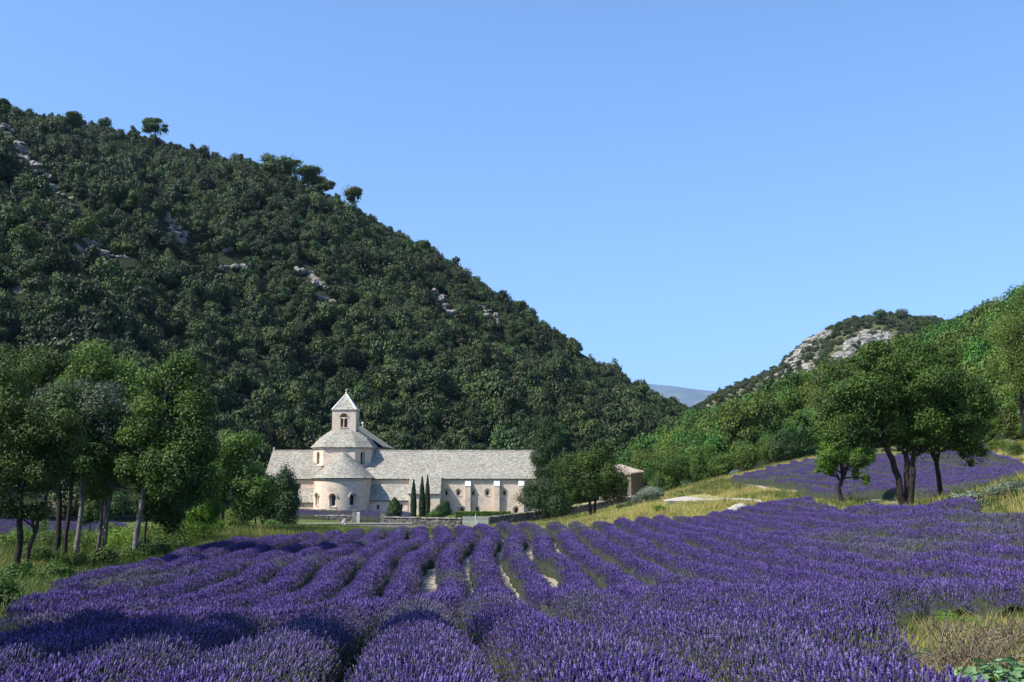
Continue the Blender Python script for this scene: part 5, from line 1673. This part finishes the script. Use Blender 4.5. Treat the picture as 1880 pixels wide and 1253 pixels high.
# undergrowth bushes beneath the grove
UB = [(60, 1010, 68, 1.6, 'bright', "bright bush right of the forked tree's foot"), (105, 1012, 66, 1.3, 'grove', "bush against the thick double trunk"), (150, 1020, 62, 1.1, 'grove', "low bush just right of the single pale trunk"),
      (210, 1020, 63, 1.5, 'bright', "bright bush between the twin pale trunks and the leaning trunk"), (200, 1000, 72, 1.4, 'grove', "bush behind the twin pale trunks"), (300, 1005, 70, 1.8, 'grove', "large bush right of the pale leaning trunk"),
      (330, 990, 76, 1.8, 'bright', "large sunlit bush under the right side of the grove"), (355, 985, 79, 1.5, 'bright', "sunlit bush left of the young yellow green tree"), (380, 978, 84, 1.6, 'bright', "sunlit bush at the foot of the young yellow green tree"),
      (420, 975, 92, 1.5, 'grove', "bush right of the low forked green tree"), (270, 1020, 62, 1.0, 'grove', "small bush touching the leaning trunk's right side"), (20, 1025, 64, 1.2, 'grove', "bush behind the forked tree at the picture's left edge"),
      (320, 1010, 66, 1.2, 'oak', "dark bush at the field edge below the large sunlit bush"), (8, 1090, 36, .8, 'grove', "nearest bush, at the left edge below the forked tree"), (75, 1050, 54, .9, 'oak', "dark bush between the forked tree and the double trunk"),
      (240, 1010, 66, 1.6, 'grove', "bush right behind the pale leaning trunk"), (440, 980, 96, 1.0, 'grove', "bush at the field edge below the dark low trees"), (500, 976, 100, .9, 'grove', "bush at the foot of the roundest dark tree"),
      (45, 1075, 45, .9, 'oak', "dark low bush in front of the forked tree's foot"), (130, 1052, 52, .8, 'grove', "small green bush in front of the double trunk"), (185, 1045, 54, .8, 'oak', "small dark bush in front of the twin pale trunks"),
      (225, 1040, 56, .7, 'grove', "small green bush left of the leaning trunk's foot"), (285, 1032, 58, .8, 'oak', "small dark bush at the field edge right of the leaning trunk"), (20, 1110, 32, .7, 'oak', "dark bush low at the left edge where the field begins"), (95, 1070, 46, .8, 'grove', "green bush at the field edge in front of the double trunk")]
for k, (px, py, Y, s, mt, lab) in enumerate(UB):
    r2 = np.random.default_rng(500 + k)
    p = gp(px, py, Y)
    bush("undergrowth_bush", p, [(0, 0, .55 * s, s, s * .8, .7 * s), (r2.uniform(-.8, .8) * s, 0, .4 * s, .7 * s, .6 * s, .5 * s)], lab, group='bushes under the grove', n=1500, leaf=.10, mat=mt, seed=500 + k)

# boulder, low mats and weeds on the right-hand verge
rock_mass("pale_boulder", gp(1358, 936, 88) + [0, 0, -.1], 1.9, .85, 1.4, M['rockw'], "large white boulder on the verge above the lavender mounds", seed=3)
rock_mass("pale_boulder", gp(1334, 938, 89), .8, .3, .7, M['rockw'], "flat white stone touching the left of the large boulder", seed=5)
p = gp(1635, 925, 68); bush("lavender_bush", p, [(0, 0, .25, 1.2, .6, .35)], "low dark purple grey bush left of the big oak's foot", n=900, leaf=.07, mat='olive', seed=90)
for k, (px, py, Y, s, mt, lab) in enumerate([(1490, 936, 74, .8, 'olive', "grey green leafy mat where the lavender mounds end"), (1575, 942, 66, 1.0, 'olive', "broad grey green mat in the verge before the crooked tree"), (1528, 930, 74, .6, 'bright', "small green clump left of the crooked tree's foot"),
                                            (1235, 940, 108, .8, 'olive', "pale herb clump on the meadow right of the olive bush"), (1210, 955, 98, .7, 'bright', "green weed at the meadow's lower edge"), (1790, 940, 50, .85, 'olive', "pale grey shrub on the bank at the right"),
                                            (1850, 905, 50, .9, 'silver', "whitish flowering shrub high on the bank at the right edge"), (1700, 945, 56, .6, 'grove', "green clump on the bank right of the big oak's foot"), (1830, 845, 112, 1.2, 'bright', "bright shrub on the steep bank below the edge tree"), (1868, 838, 108, 1.2, 'grove', "green shrub on the steep bank near the picture's edge")]):
    bush("verge_plant", gp(px, py, Y), [(0, 0, .45 * s, s, s * .7, .5 * s)], lab, 'plant', n=900, leaf=.09, mat=mt, seed=100 + k, lobes=9)


# ------------------------------------------------------------------ lavender
def spike_near(r, ox, oy, L_, V, F4, fv, mi, tilt):
    """one flowering stem: thin stalk and a bumpy tapered head"""
    d = np.array([tilt[0], tilt[1], 1.0]); d /= np.linalg.norm(d)
    a = np.cross(d, [0, 1, 0.]); a /= np.linalg.norm(a); b = np.cross(d, a)
    base = np.array([ox, oy, -.12])
    hl = r.uniform(.045, .072)
    def ring(t, rad, n, ph=0):
        return [base + d * t + rad * (math.cos(ph + 2 * math.pi * k / n) * a + math.sin(ph + 2 * math.pi * k / n) * b) for k in range(n)]
    o = sum(len(x) for x in V)
    n = 3
    V.append(np.array(ring(0, .0034, n) + ring(L_ + .12, .0028, n)))
    F4.append(np.array([[o + k, o + (k + 1) % n, o + n + (k + 1) % n, o + n + k] for k in range(n)])); fv.append(np.full(n, r.uniform(.2, 1))); mi.append(np.ones(n, int))
    o += 2 * n; n = 5
    prof = [(0, .003), (.12, .0095), (.26, .0085), (.42, .0115), (.55, .009), (.72, .0095), (.88, .0055), (1, .001)]
    V.append(np.array(sum([ring(L_ + .1 + hl * t, rad * .92 * r.uniform(.9, 1.15), n, r.uniform(0, 1)) for t, rad in prof], [])))
    f = [[o + i * n + k, o + i * n + (k + 1) % n, o + (i + 1) * n + (k + 1) % n, o + (i + 1) * n + k] for i in range(len(prof) - 1) for k in range(n)]
    F4.append(np.array(f)); vv = r.uniform(.1, .9); fv.append(np.clip(vv + r.uniform(-.35, .35, len(f)), 0, 1)); mi.append(np.zeros(len(f), int))


def spike_far(r, ox, oy, L_, V, F4, fv, mi, tilt, fat=1.0):
    d = np.array([tilt[0], tilt[1], 1.0]); d /= np.linalg.norm(d)
    a = np.cross(d, [0, 1, 0.]); a /= np.linalg.norm(a); b = np.cross(d, a)
    base = np.array([ox, oy, -.1]); o = sum(len(x) for x in V)
    s = .004 * fat
    V.append(np.array([base - a * s, base + a * s, base + d * (L_ + .1) + a * s * .7, base + d * (L_ + .1) - a * s * .7]))
    F4.append(np.array([[o, o + 1, o + 2, o + 3]])); fv.append(np.array([r.uniform(.2, 1)])); mi.append(np.ones(1, int))
    o += 4; n = 3; hl = r.uniform(.05, .085); ph = r.uniform(0, 6)
    ring = lambda t, rad: [base + d * t + rad * fat * (math.cos(ph + 2 * math.pi * k / n) * a + math.sin(ph + 2 * math.pi * k / n) * b) for k in range(n)]
    V.append(np.array(ring(L_ + .07, .006) + ring(L_ + .09 + hl * .4, .014) + ring(L_ + .09 + hl, .003)))
    f = [[o + i * n + k, o + i * n + (k + 1) % n, o + (i + 1) * n + (k + 1) % n, o + (i + 1) * n + k] for i in range(2) for k in range(n)]
    F4.append(np.array(f)); fv.append(np.clip(r.uniform(.1, .9) + r.uniform(-.2, .2, len(f)), 0, 1)); mi.append(np.zeros(len(f), int))


def lav_tuft(seed, near):
    r = np.random.default_rng(seed)
    V, F4, fv, mi = [], [], [], []
    for k in range(8 if near else 10):
        a, rad = r.uniform(0, 6.28), (.13 if near else .17) * math.sqrt(r.uniform())
        ox, oy = rad * math.cos(a), rad * math.sin(a)
        tl = (ox * 1.3 + r.normal() * .12, oy * 1.3 + r.normal() * .12)
        (spike_near if near else spike_far)(r, ox, oy, r.uniform(.20, .36) * (1 if near else .72), V, F4, fv, mi, tl, *(() if near else (1.0,)))
    return np.concatenate(V), [np.concatenate(F4)], [np.concatenate(fv)], [np.concatenate(mi)]


TN = [lav_tuft(900 + k, True) for k in range(5)]
TF = [lav_tuft(950 + k, False) for k in range(4)]


def bloom(x, y):
    """0 full purple .. 1 grey green, in soft patches"""
    n = fbm(x * .22 + 3, y * .16, 41, 4)
    return np.clip((n - .57) * 3.6, 0, .8) * np.interp(y, [13, 22], [.45, 1])


def lavender_row(cx, cy, label, group, width=1.12, height=.60, seed=1, dens=(200, 100), spread=.42, vis=True):
    """centre line arrays -> a mound of foliage with flower spikes"""
    r = np.random.default_rng(seed)
    n = len(cx)
    tx, ty = np.gradient(cx), np.gradient(cy); l = np.hypot(tx, ty) + 1e-9; tx /= l; ty /= l
    nx, ny = -ty * -1, tx * -1     # to the right of travel
    s = np.r_[0, np.cumsum(np.hypot(np.diff(cx), np.diff(cy)))]
    plant = np.abs(np.sin(math.pi * (s / .95 + seed * .37 + .35 * noise2(s * .6, np.full(n, seed * 1.3), 9))))
    hump = .62 + .30 * plant ** .6 + .34 * noise2(s * .9 + seed * 7.3, np.full(n, seed * 1.7), 3) + .1 * noise2(s * .3, np.full(n, seed * 2.9), 6)
    nearf = np.clip((20 - cy) / 7, 0, 1) * .65
    hump = hump * (1 - nearf) + .95 * nearf
    wid = width * (.70 + .16 * plant ** .6 + .36 * noise2(s * 1.1 + seed * 3.1, np.full(n, seed * .77), 5))
    wid = wid * np.interp(cy, [9, 20], [1.14, 1.0])
    wid = wid * (1 - .16 * np.clip(1 - np.abs(cx - .3) / 6.5, 0, 1) ** .5 * ((cy > 25) & (cy < 64)))
    endf = np.clip(np.minimum(s, s[-1] - s) / .5, .25, 1)
    hump = hump * endf ** .5; wid = wid * endf ** .4
    K = 9
    ang = np.linspace(-math.pi / 2, math.pi / 2, K)
    off = np.sin(ang)[None] * wid[:, None] / 2
    hh = np.cos(ang)[None] ** .75 * (height * hump)[:, None]
    hh += (fbm(np.repeat(s[:, None] * 3, K, 1) + seed, off * 4, seed, 3) - .5) * .12 * np.cos(ang)[None]
    X = cx[:, None] + nx[:, None] * off; Y = cy[:, None] + ny[:, None] * off
    Z = H(X, Y) + hh - .02
    idx = np.arange(n * K).reshape(n, K)
    q = np.stack([idx[:-1, :-1], idx[1:, :-1], idx[1:, 1:], idx[:-1, 1:]], -1).reshape(-1, 4)
    o = obj("lavender_row", new_mesh("lavender_row", np.stack([X, Y, Z], -1).reshape(-1, 3), [q], M['mound'], True))
    tag(o, label, "lavender", group)
    # flowers
    near = cy < 21
    out = []
    for isn in (True, False):
        seg = np.where((near if isn else ~near)[:-1])[0]
        if not len(seg): continue
        ds = np.diff(s)[seg]
        N = int((ds * wid[seg]).sum() * dens[0 if isn else 1])
        if N < 1: continue
        k = r.choice(seg, N, p=ds / ds.sum()); t = r.uniform(0, 1, N)
        lerp = lambda A: A[k] * (1 - t) + A[k + 1] * t
        u = r.uniform(-1, 1, N) * np.where(r.uniform(size=N) < .6, .78, .97)
        w = lerp(wid); ofs = u * w / 2
        x = lerp(cx) + lerp(nx) * ofs; y = lerp(cy) + lerp(ny) * ofs
        z = H(x, y) + np.sqrt(np.clip(1 - u * u, 0, 1)) ** .75 * height * lerp(hump) - .02
        sl = lerp(s); pl = (np.mod(sl + seed, .85) / .85 - .5) * .5
        lat = u * .75 * spread
        dx = lerp(nx) * lat + lerp(tx) * pl + r.normal(size=N) * .10; dy = lerp(ny) * lat + lerp(ty) * pl + r.normal(size=N) * .10
        dx = dx + .06   # faint lean with the breeze
        th = np.arctan(np.hypot(dx, dy)); ph = np.arctan2(dy, dx)
        px, py, d = project(np.c_[x, y, z])
        ok = (px > -450) & (px < 2450) & (py < 1500) & (r.uniform(size=N) > .45 * bloom(x, y))
        sc = r.uniform(.8, 1.2, N) * (.74 if isn else .70) * (.75 + .35 * (1 - u * u)) * lerp(endf) ** .4
        out.append((isn, np.c_[x, y, z][ok], np.c_[np.zeros(N), th, ph][ok], sc[ok], np.clip(bloom(x, y) + np.abs(r.normal(size=N)) * .15 + .5 * np.clip(np.abs(u) - .6, 0, 1) + .15 * r.uniform(size=N) ** 3, 0, 1)[ok]))
    variants, P, R, S, Pk, Ti = [], [], [], [], [], []
    for isn, p, rt, sc, ti in out:
        vs = TN if isn else TF
        Pk.append(r.integers(0, len(vs), len(p)) + len(variants)); variants += vs
        P.append(p); R.append(rt); S.append(sc); Ti.append(ti)
    if P and sum(map(len, P)):
        scatter("flower_spikes", variants, np.concatenate(P), np.concatenate(R), np.concatenate(S), np.concatenate(Pk), np.concatenate(Ti), [M['lav'], M['lavs']], o)
    return o


def rows_in(poly, line, irange, s0, s1, ds, minlen=1.2):
    """yield centre lines of rows i clipped by the polygon"""
    for i in irange:
        s = np.arange(s0, s1, ds)
        x, y = line(i, s)
        ins = in_poly(x, y, poly)
        k = 0
        while k < len(s):
            if ins[k]:
                e = k
                while e + 1 < len(s) and ins[e + 1]: e += 1
                if (e - k) * ds > minlen: yield i, x[k:e + 1], y[k:e + 1]
                k = e + 1
            else: k += 1


def main_line(i, s):
    b = np.where(s < 37, -.045 * (s - 37), -.028 * (s - 37))
    wig = .2 * np.sin(s * .2 + .5) + (fbm(s * .09, np.full(len(s), .3), 12) - .5) * 1.0
    return (i + .5) * 1.5 + b + wig + (noise2(s * .16, np.full(len(s), i * 3.3), 4) - .5) * .36, s


ORD = ["first", "second", "third", "fourth", "fifth", "sixth", "seventh", "eighth", "ninth", "tenth", "eleventh", "twelfth", "thirteenth", "fourteenth", "fifteenth", "sixteenth", "seventeenth", "eighteenth", "nineteenth", "twentieth",
       "twenty-first", "twenty-second", "twenty-third", "twenty-fourth", "twenty-fifth", "twenty-sixth", "twenty-seventh", "twenty-eighth", "twenty-ninth", "thirtieth", "thirty-first", "thirty-second", "thirty-third"]


def row_label(i, far):
    if i == -1: return "lavender row of the big field that runs straight up to the picket gate"
    n = ORD[abs(i + 1) - 1]
    return f"{n} lavender row to the {'right' if i > -1 else 'left'} of the row running to the picket gate" + ("" if far else ", its near piece")


nrow = 0
for i, x, y in rows_in(FIELD, main_line, range(-14, 34), 4.5, 95, .28):
    px, py, _ = project(np.c_[x, y, H(x, y) + .5])
    if not ((px > -300) & (px < 2300) & (py < 1400)).any(): continue
    lavender_row(x, y, row_label(i, y[-1] > 36), "lavender rows of the big field", seed=i + 50)
    nrow += 1
kr = -1
for i, x, y in rows_in(FIELD_R, lambda i, s: (i * 2.0 - .028 * s - 2 + (fbm(s * .06, np.full(len(s), .7), 15) - .5) * 1.2, s), range(8, 44), 60, 150, .4):
    kr += 1
    lavender_row(x, y, ORD[kr] + " lavender row of the upper field counted from its lower left tip", "lavender rows of the upper field", width=.98, height=.72, seed=i + 200, dens=(0, 60))
kl = -1
for i, x, y in rows_in(FIELD_L, lambda i, s: (s, 96 + i * 1.9 + (s + 45) * .05), range(0, 20), -70, -25, .6):
    kl += 1
    lavender_row(x, y, ORD[kl] + " nearest lavender row seen between the trunks of the grove", "lavender rows behind the grove", width=1.6, seed=i + 300, dens=(0, 20))
kc = -1
for i, x, y in rows_in(FIELD_C, lambda i, s: (s, 169.4 + i * 1.6 + s * 0), range(0, 9), -40, -14, .6):
    kc += 1
    lavender_row(x, y, ORD[kc] + " lavender row behind the dry stone wall before the round apse", "lavender rows before the abbey", width=1.6, seed=i + 350, dens=(0, 20))


# ------------------------------------------------------------------ grasses
def grass_tuft(seed, n, h, spread, w, lean=.5, heads=False):
    r = np.random.default_rng(seed)
    V, T3, fv = [], [], []
    for k in range(n):
        a, rad = r.uniform(0, 6.28), spread * math.sqrt(r.uniform())
        b = np.array([rad * math.cos(a), rad * math.sin(a), -.03])
        hh = h * r.uniform(.5, 1.1); d = np.array([math.cos(a), math.sin(a), 0]) * lean * r.uniform(.2, 1.2) + r.normal(size=3) * [.15, .15, 0]
        mid = b + np.array([0, 0, hh * .6]) + d * hh * .35; tip = b + np.array([0, 0, hh]) + d * hh
        t = r.uniform(0, 6.28); s = np.array([math.cos(t), math.sin(t), 0]) * w
        o = len(V) * 5
        V.append(np.array([b - s, b + s, mid + s * .7, mid - s * .7, tip]))
        T3 += [[o, o + 1, o + 2], [o, o + 2, o + 3], [o + 3, o + 2, o + 4]]
        fv += [r.uniform(0, 1)] * 3
    T3 = np.array(T3)
    return np.concatenate(V), [T3], [np.array(fv)], [np.zeros(len(T3), int)]


def grass_area(name, label, poly, dens, h, w, mat, seed, avoid=(), greenpatch=None, scale=(.7, 1.3)):
    r = np.random.default_rng(seed)
    poly = np.array(poly); lo, hi = poly.min(0), poly.max(0)
    N = int((hi - lo).prod() * dens)
    x, y = r.uniform(lo[0], hi[0], N), r.uniform(lo[1], hi[1], N)
    ok = in_poly(x, y, poly)
    for a in avoid: ok &= ~in_poly(x, y, a)
    if greenpatch is not None: ok &= greenpatch(x, y) > r.uniform(0, 1, N)
    x, y = x[ok], y[ok]; z = H(x, y)
    px, py, d = project(np.c_[x, y, z]); ok = (px > -400) & (px < 2400) & (py < 1450)
    x, y, z = x[ok], y[ok], z[ok]; n = len(x)
    vs = [grass_tuft(seed * 10 + k, 14, h, .22, w) for k in range(4)]
    s = r.uniform(*scale, n) * (.6 + .8 * fbm(x * .3, y * .3, seed))
    o = scatter(name, vs, np.c_[x, y, z], np.c_[r.normal(size=(n, 2)) * .1, r.uniform(0, 6.28, n)], s, r.integers(0, 4, n), np.clip(fbm(x * .25, y * .25, seed + 5) + r.normal(size=n) * .15, 0, 1), [M[mat]])
    return tag(o, label, 'grass')


MEADOW = [xy(850, 969, 86), xy(950, 968, 80), xy(1030, 965, 75), xy(1160, 958, 76), xy(1279, 950, 79), xy(1443, 926, 89), xy(1530, 942, 73), xy(1620, 952, 64), xy(1690, 957, 56), xy(1880, 962, 43), xy(2050, 962, 38), xy(2050, 850, 60), xy(1920, 860, 70), xy(2000, 830, 130), xy(1700, 838, 150), xy(1480, 842, 158), xy(1340, 866, 155), xy(1230, 905, 165), xy(1140, 936, 168), xy(1000, 958, 160), xy(890, 968, 158)]
PATH = [xy(1210, 917, 115), xy(1285, 916, 104.5), xy(1330, 916, 99.5), xy(1400, 918, 91), xy(1400, 916, 95), xy(1330, 912, 109), xy(1285, 908, 118), xy(1210, 906, 127)]
patch = lambda x, y: np.clip((fbm(x * .12 + 9, y * .12, 61) - .42) * 6, .05, 1)
grass_area("dry_grass", "yellow dry grass on the meadow and bank right of the abbey", MEADOW, 9, .5, .010, 'dryg', 21, (FIELD_R, PATH), lambda x, y: np.clip(1.15 - patch(x, y), .3, 1))
grass_area("green_grass", "green tufts scattered through the meadow and the bank", MEADOW, 6, .45, .011, 'greeng', 22, (FIELD_R, PATH), patch)
VERGE_L = [(-60, 40), (-30, 25), (-11.5, 14), (-8.3, 17), xy(0, 1150, 22), xy(60, 1100, 34), xy(130, 1075, 41), xy(240, 1045, 50), xy(330, 1020, 58), xy(430, 1000, 66), xy(500, 985, 74), xy(560, 976, 80), xy(640, 973, 82), xy(600, 978, 105), xy(540, 970, 150), xy(420, 960, 125), xy(240, 985, 96), xy(-60, 990, 94)]
grass_area("verge_grass", "rough green and straw grass along the left edge of the field under the grove", VERGE_L, 8, .6, .012, 'greeng', 23, (FIELD_L,))
grass_area("straw_grass", "straw coloured tall grass at the field edge under the grove", VERGE_L, 3.5, .5, .010, 'dryg', 24, (FIELD_L,), lambda x, y: np.clip((fbm(x * .15, y * .15, 71) - .45) * 5, 0, 1))
LAWN = [xy(640, 973, 83), xy(850, 968, 85), xy(890, 968, 155), xy(800, 970, 160), xy(545, 976, 155), xy(540, 970, 150), xy(600, 978, 105)]
grass_area("lawn_grass", "short green grass between the field and the low grey wall", LAWN, 7, .3, .014, 'greeng', 27, scale=(.4, .9))
CORNER = [(2.6, 6), xy(1640, 1253, 9.2), xy(1600, 1180, 12.3), xy(1590, 1120, 16.8), xy(1700, 1095, 20.3), xy(1880, 1085, 22.8), xy(2100, 1085, 22.8), (14, 14), (9, 6)]
cfun = lambda a, b: (lambda x, y: np.clip((fbm(x * .5 + a, y * .5, 81) - b) * 6, 0, 1))
o = grass_area("straw_clump_grass", "blond dry grass in the rough corner at the lower right", CORNER, 55, .34, .0042, 'dryg', 25, (), cfun(0, .47))
o = grass_area("corner_green_grass", "fresh green grass between the lavender and the dry corner", CORNER, 45, .30, .0045, 'greeng', 26, (), cfun(7, .46))


def twig_bush(base, s, label, seed):
    r = np.random.default_rng(seed)
    root = empty("dead_shrub", base, label, "shrub")
    mb = MB()
    for k in range(420):
        a, e = r.uniform(0, 6.28), r.uniform(.05, 1.4)
        d = np.array([math.cos(a) * math.cos(e), math.sin(a) * math.cos(e), math.sin(e)])
        st = r.normal(size=3) * [.25, .25, .03] * s
        L_ = s * r.uniform(.4, .85)
        P = [st, st + d * L_ * .5 + r.normal(size=3) * .05, st + d * L_ + r.normal(size=3) * .1 - [0, 0, .1 * L_]]
        mb.tube(P, [.010, .007, .003], 3, cap=False)
    mb.build("twigs", M['deadb'], root)
    V, q, fv, _ = crown_data([(0, 0, .2 * s, .75 * s, .7 * s, .38 * s)], 300, .03, r, 10, .45)
    obj("crown", new_mesh("crown", V, [q], M['deadb'], False, fv), root)


for k, (px, Y, sz, lab) in enumerate([(1800, 13.0, .95, "largest brown dead twiggy shrub in the rough corner"), (1740, 17.0, .6, "small grey brown dead shrub behind the largest dead shrub"), (1865, 15.5, .8, "brown dead shrub by the right edge behind the largest one"), (1700, 11.2, .45, "low dead twigs beside the last lavender spikes")]):
    twig_bush(gp(px, 1190, Y), sz, lab, 4 + k)
for k, (px, Y, sz, mt, lab) in enumerate([(1745, 11.5, .34, 'olive', "grey green herb between the dead shrubs in the rough corner"), (1690, 14.5, .30, 'silver', "pale herb at the lavender's edge in the rough corner"), (1650, 18.2, .5, 'bright', "bright green clump under the last row at the corner's back edge"), (1760, 19.5, .55, 'bright', "longer bright green clump at the corner's back edge"),
                                        (1640, 11.0, .25, 'bright', "small green clump among the last lavender spikes"), (1850, 11.2, .3, 'grove', "green herb above the broad leaved weed")]):
    bush("corner_herb", gp(px, 1190, Y), [(0, 0, .35 * sz, sz, sz * .7, .5 * sz)], lab, 'plant', n=700, leaf=.035, mat=mt, seed=700 + k, lobes=9)
# broad leaved weed in the corner
p = gp(1836, 1253, 11.0); r_ = np.random.default_rng(12)
root = empty("leafy_weed", p, "pale green broad leaved weed in the lower right corner", "plant")
n = 290
a, rad = r_.uniform(0, 6.28, n), .62 * np.sqrt(r_.uniform(0, 1, n))
C = np.c_[rad * np.cos(a), rad * np.sin(a), .40 * (1 - (rad / .72) ** 2) * r_.uniform(.5, 1.05, n) + .03]
mb = MB(); lf = []
for k in range(n):
    # five-lobed leaf, gently cupped
    up = np.array([math.cos(a[k]) * .35, math.sin(a[k]) * .35, 1]) + r_.normal(size=3) * .3; up /= np.linalg.norm(up)
    t = np.cross(up, r_.normal(size=3)); t /= np.linalg.norm(t); b = np.cross(up, t); s = r_.uniform(.036, .066)
    rim = []
    for j in range(10):
        ph = 2 * math.pi * j / 10; rr = s * (1.0 if j % 2 == 0 else .68)
        rim.append(C[k] + t * rr * math.cos(ph) + b * rr * math.sin(ph) + up * rr * .22)
    mb.add([C[k]] + rim, [[[0, j + 1, (j + 1) % 10 + 1] for j in range(10)]], r_.uniform())
mb.build("leaves", M['weed'], root)['kind'] = 'stuff'
mb = MB()
for k in range(0, n, 3): mb.tube([(0, 0, -.05), C[k] * [.6, .6, .6], C[k]], [.006, .004, .003], 4, cap=False)
mb.build("stem", M['weed'], root)
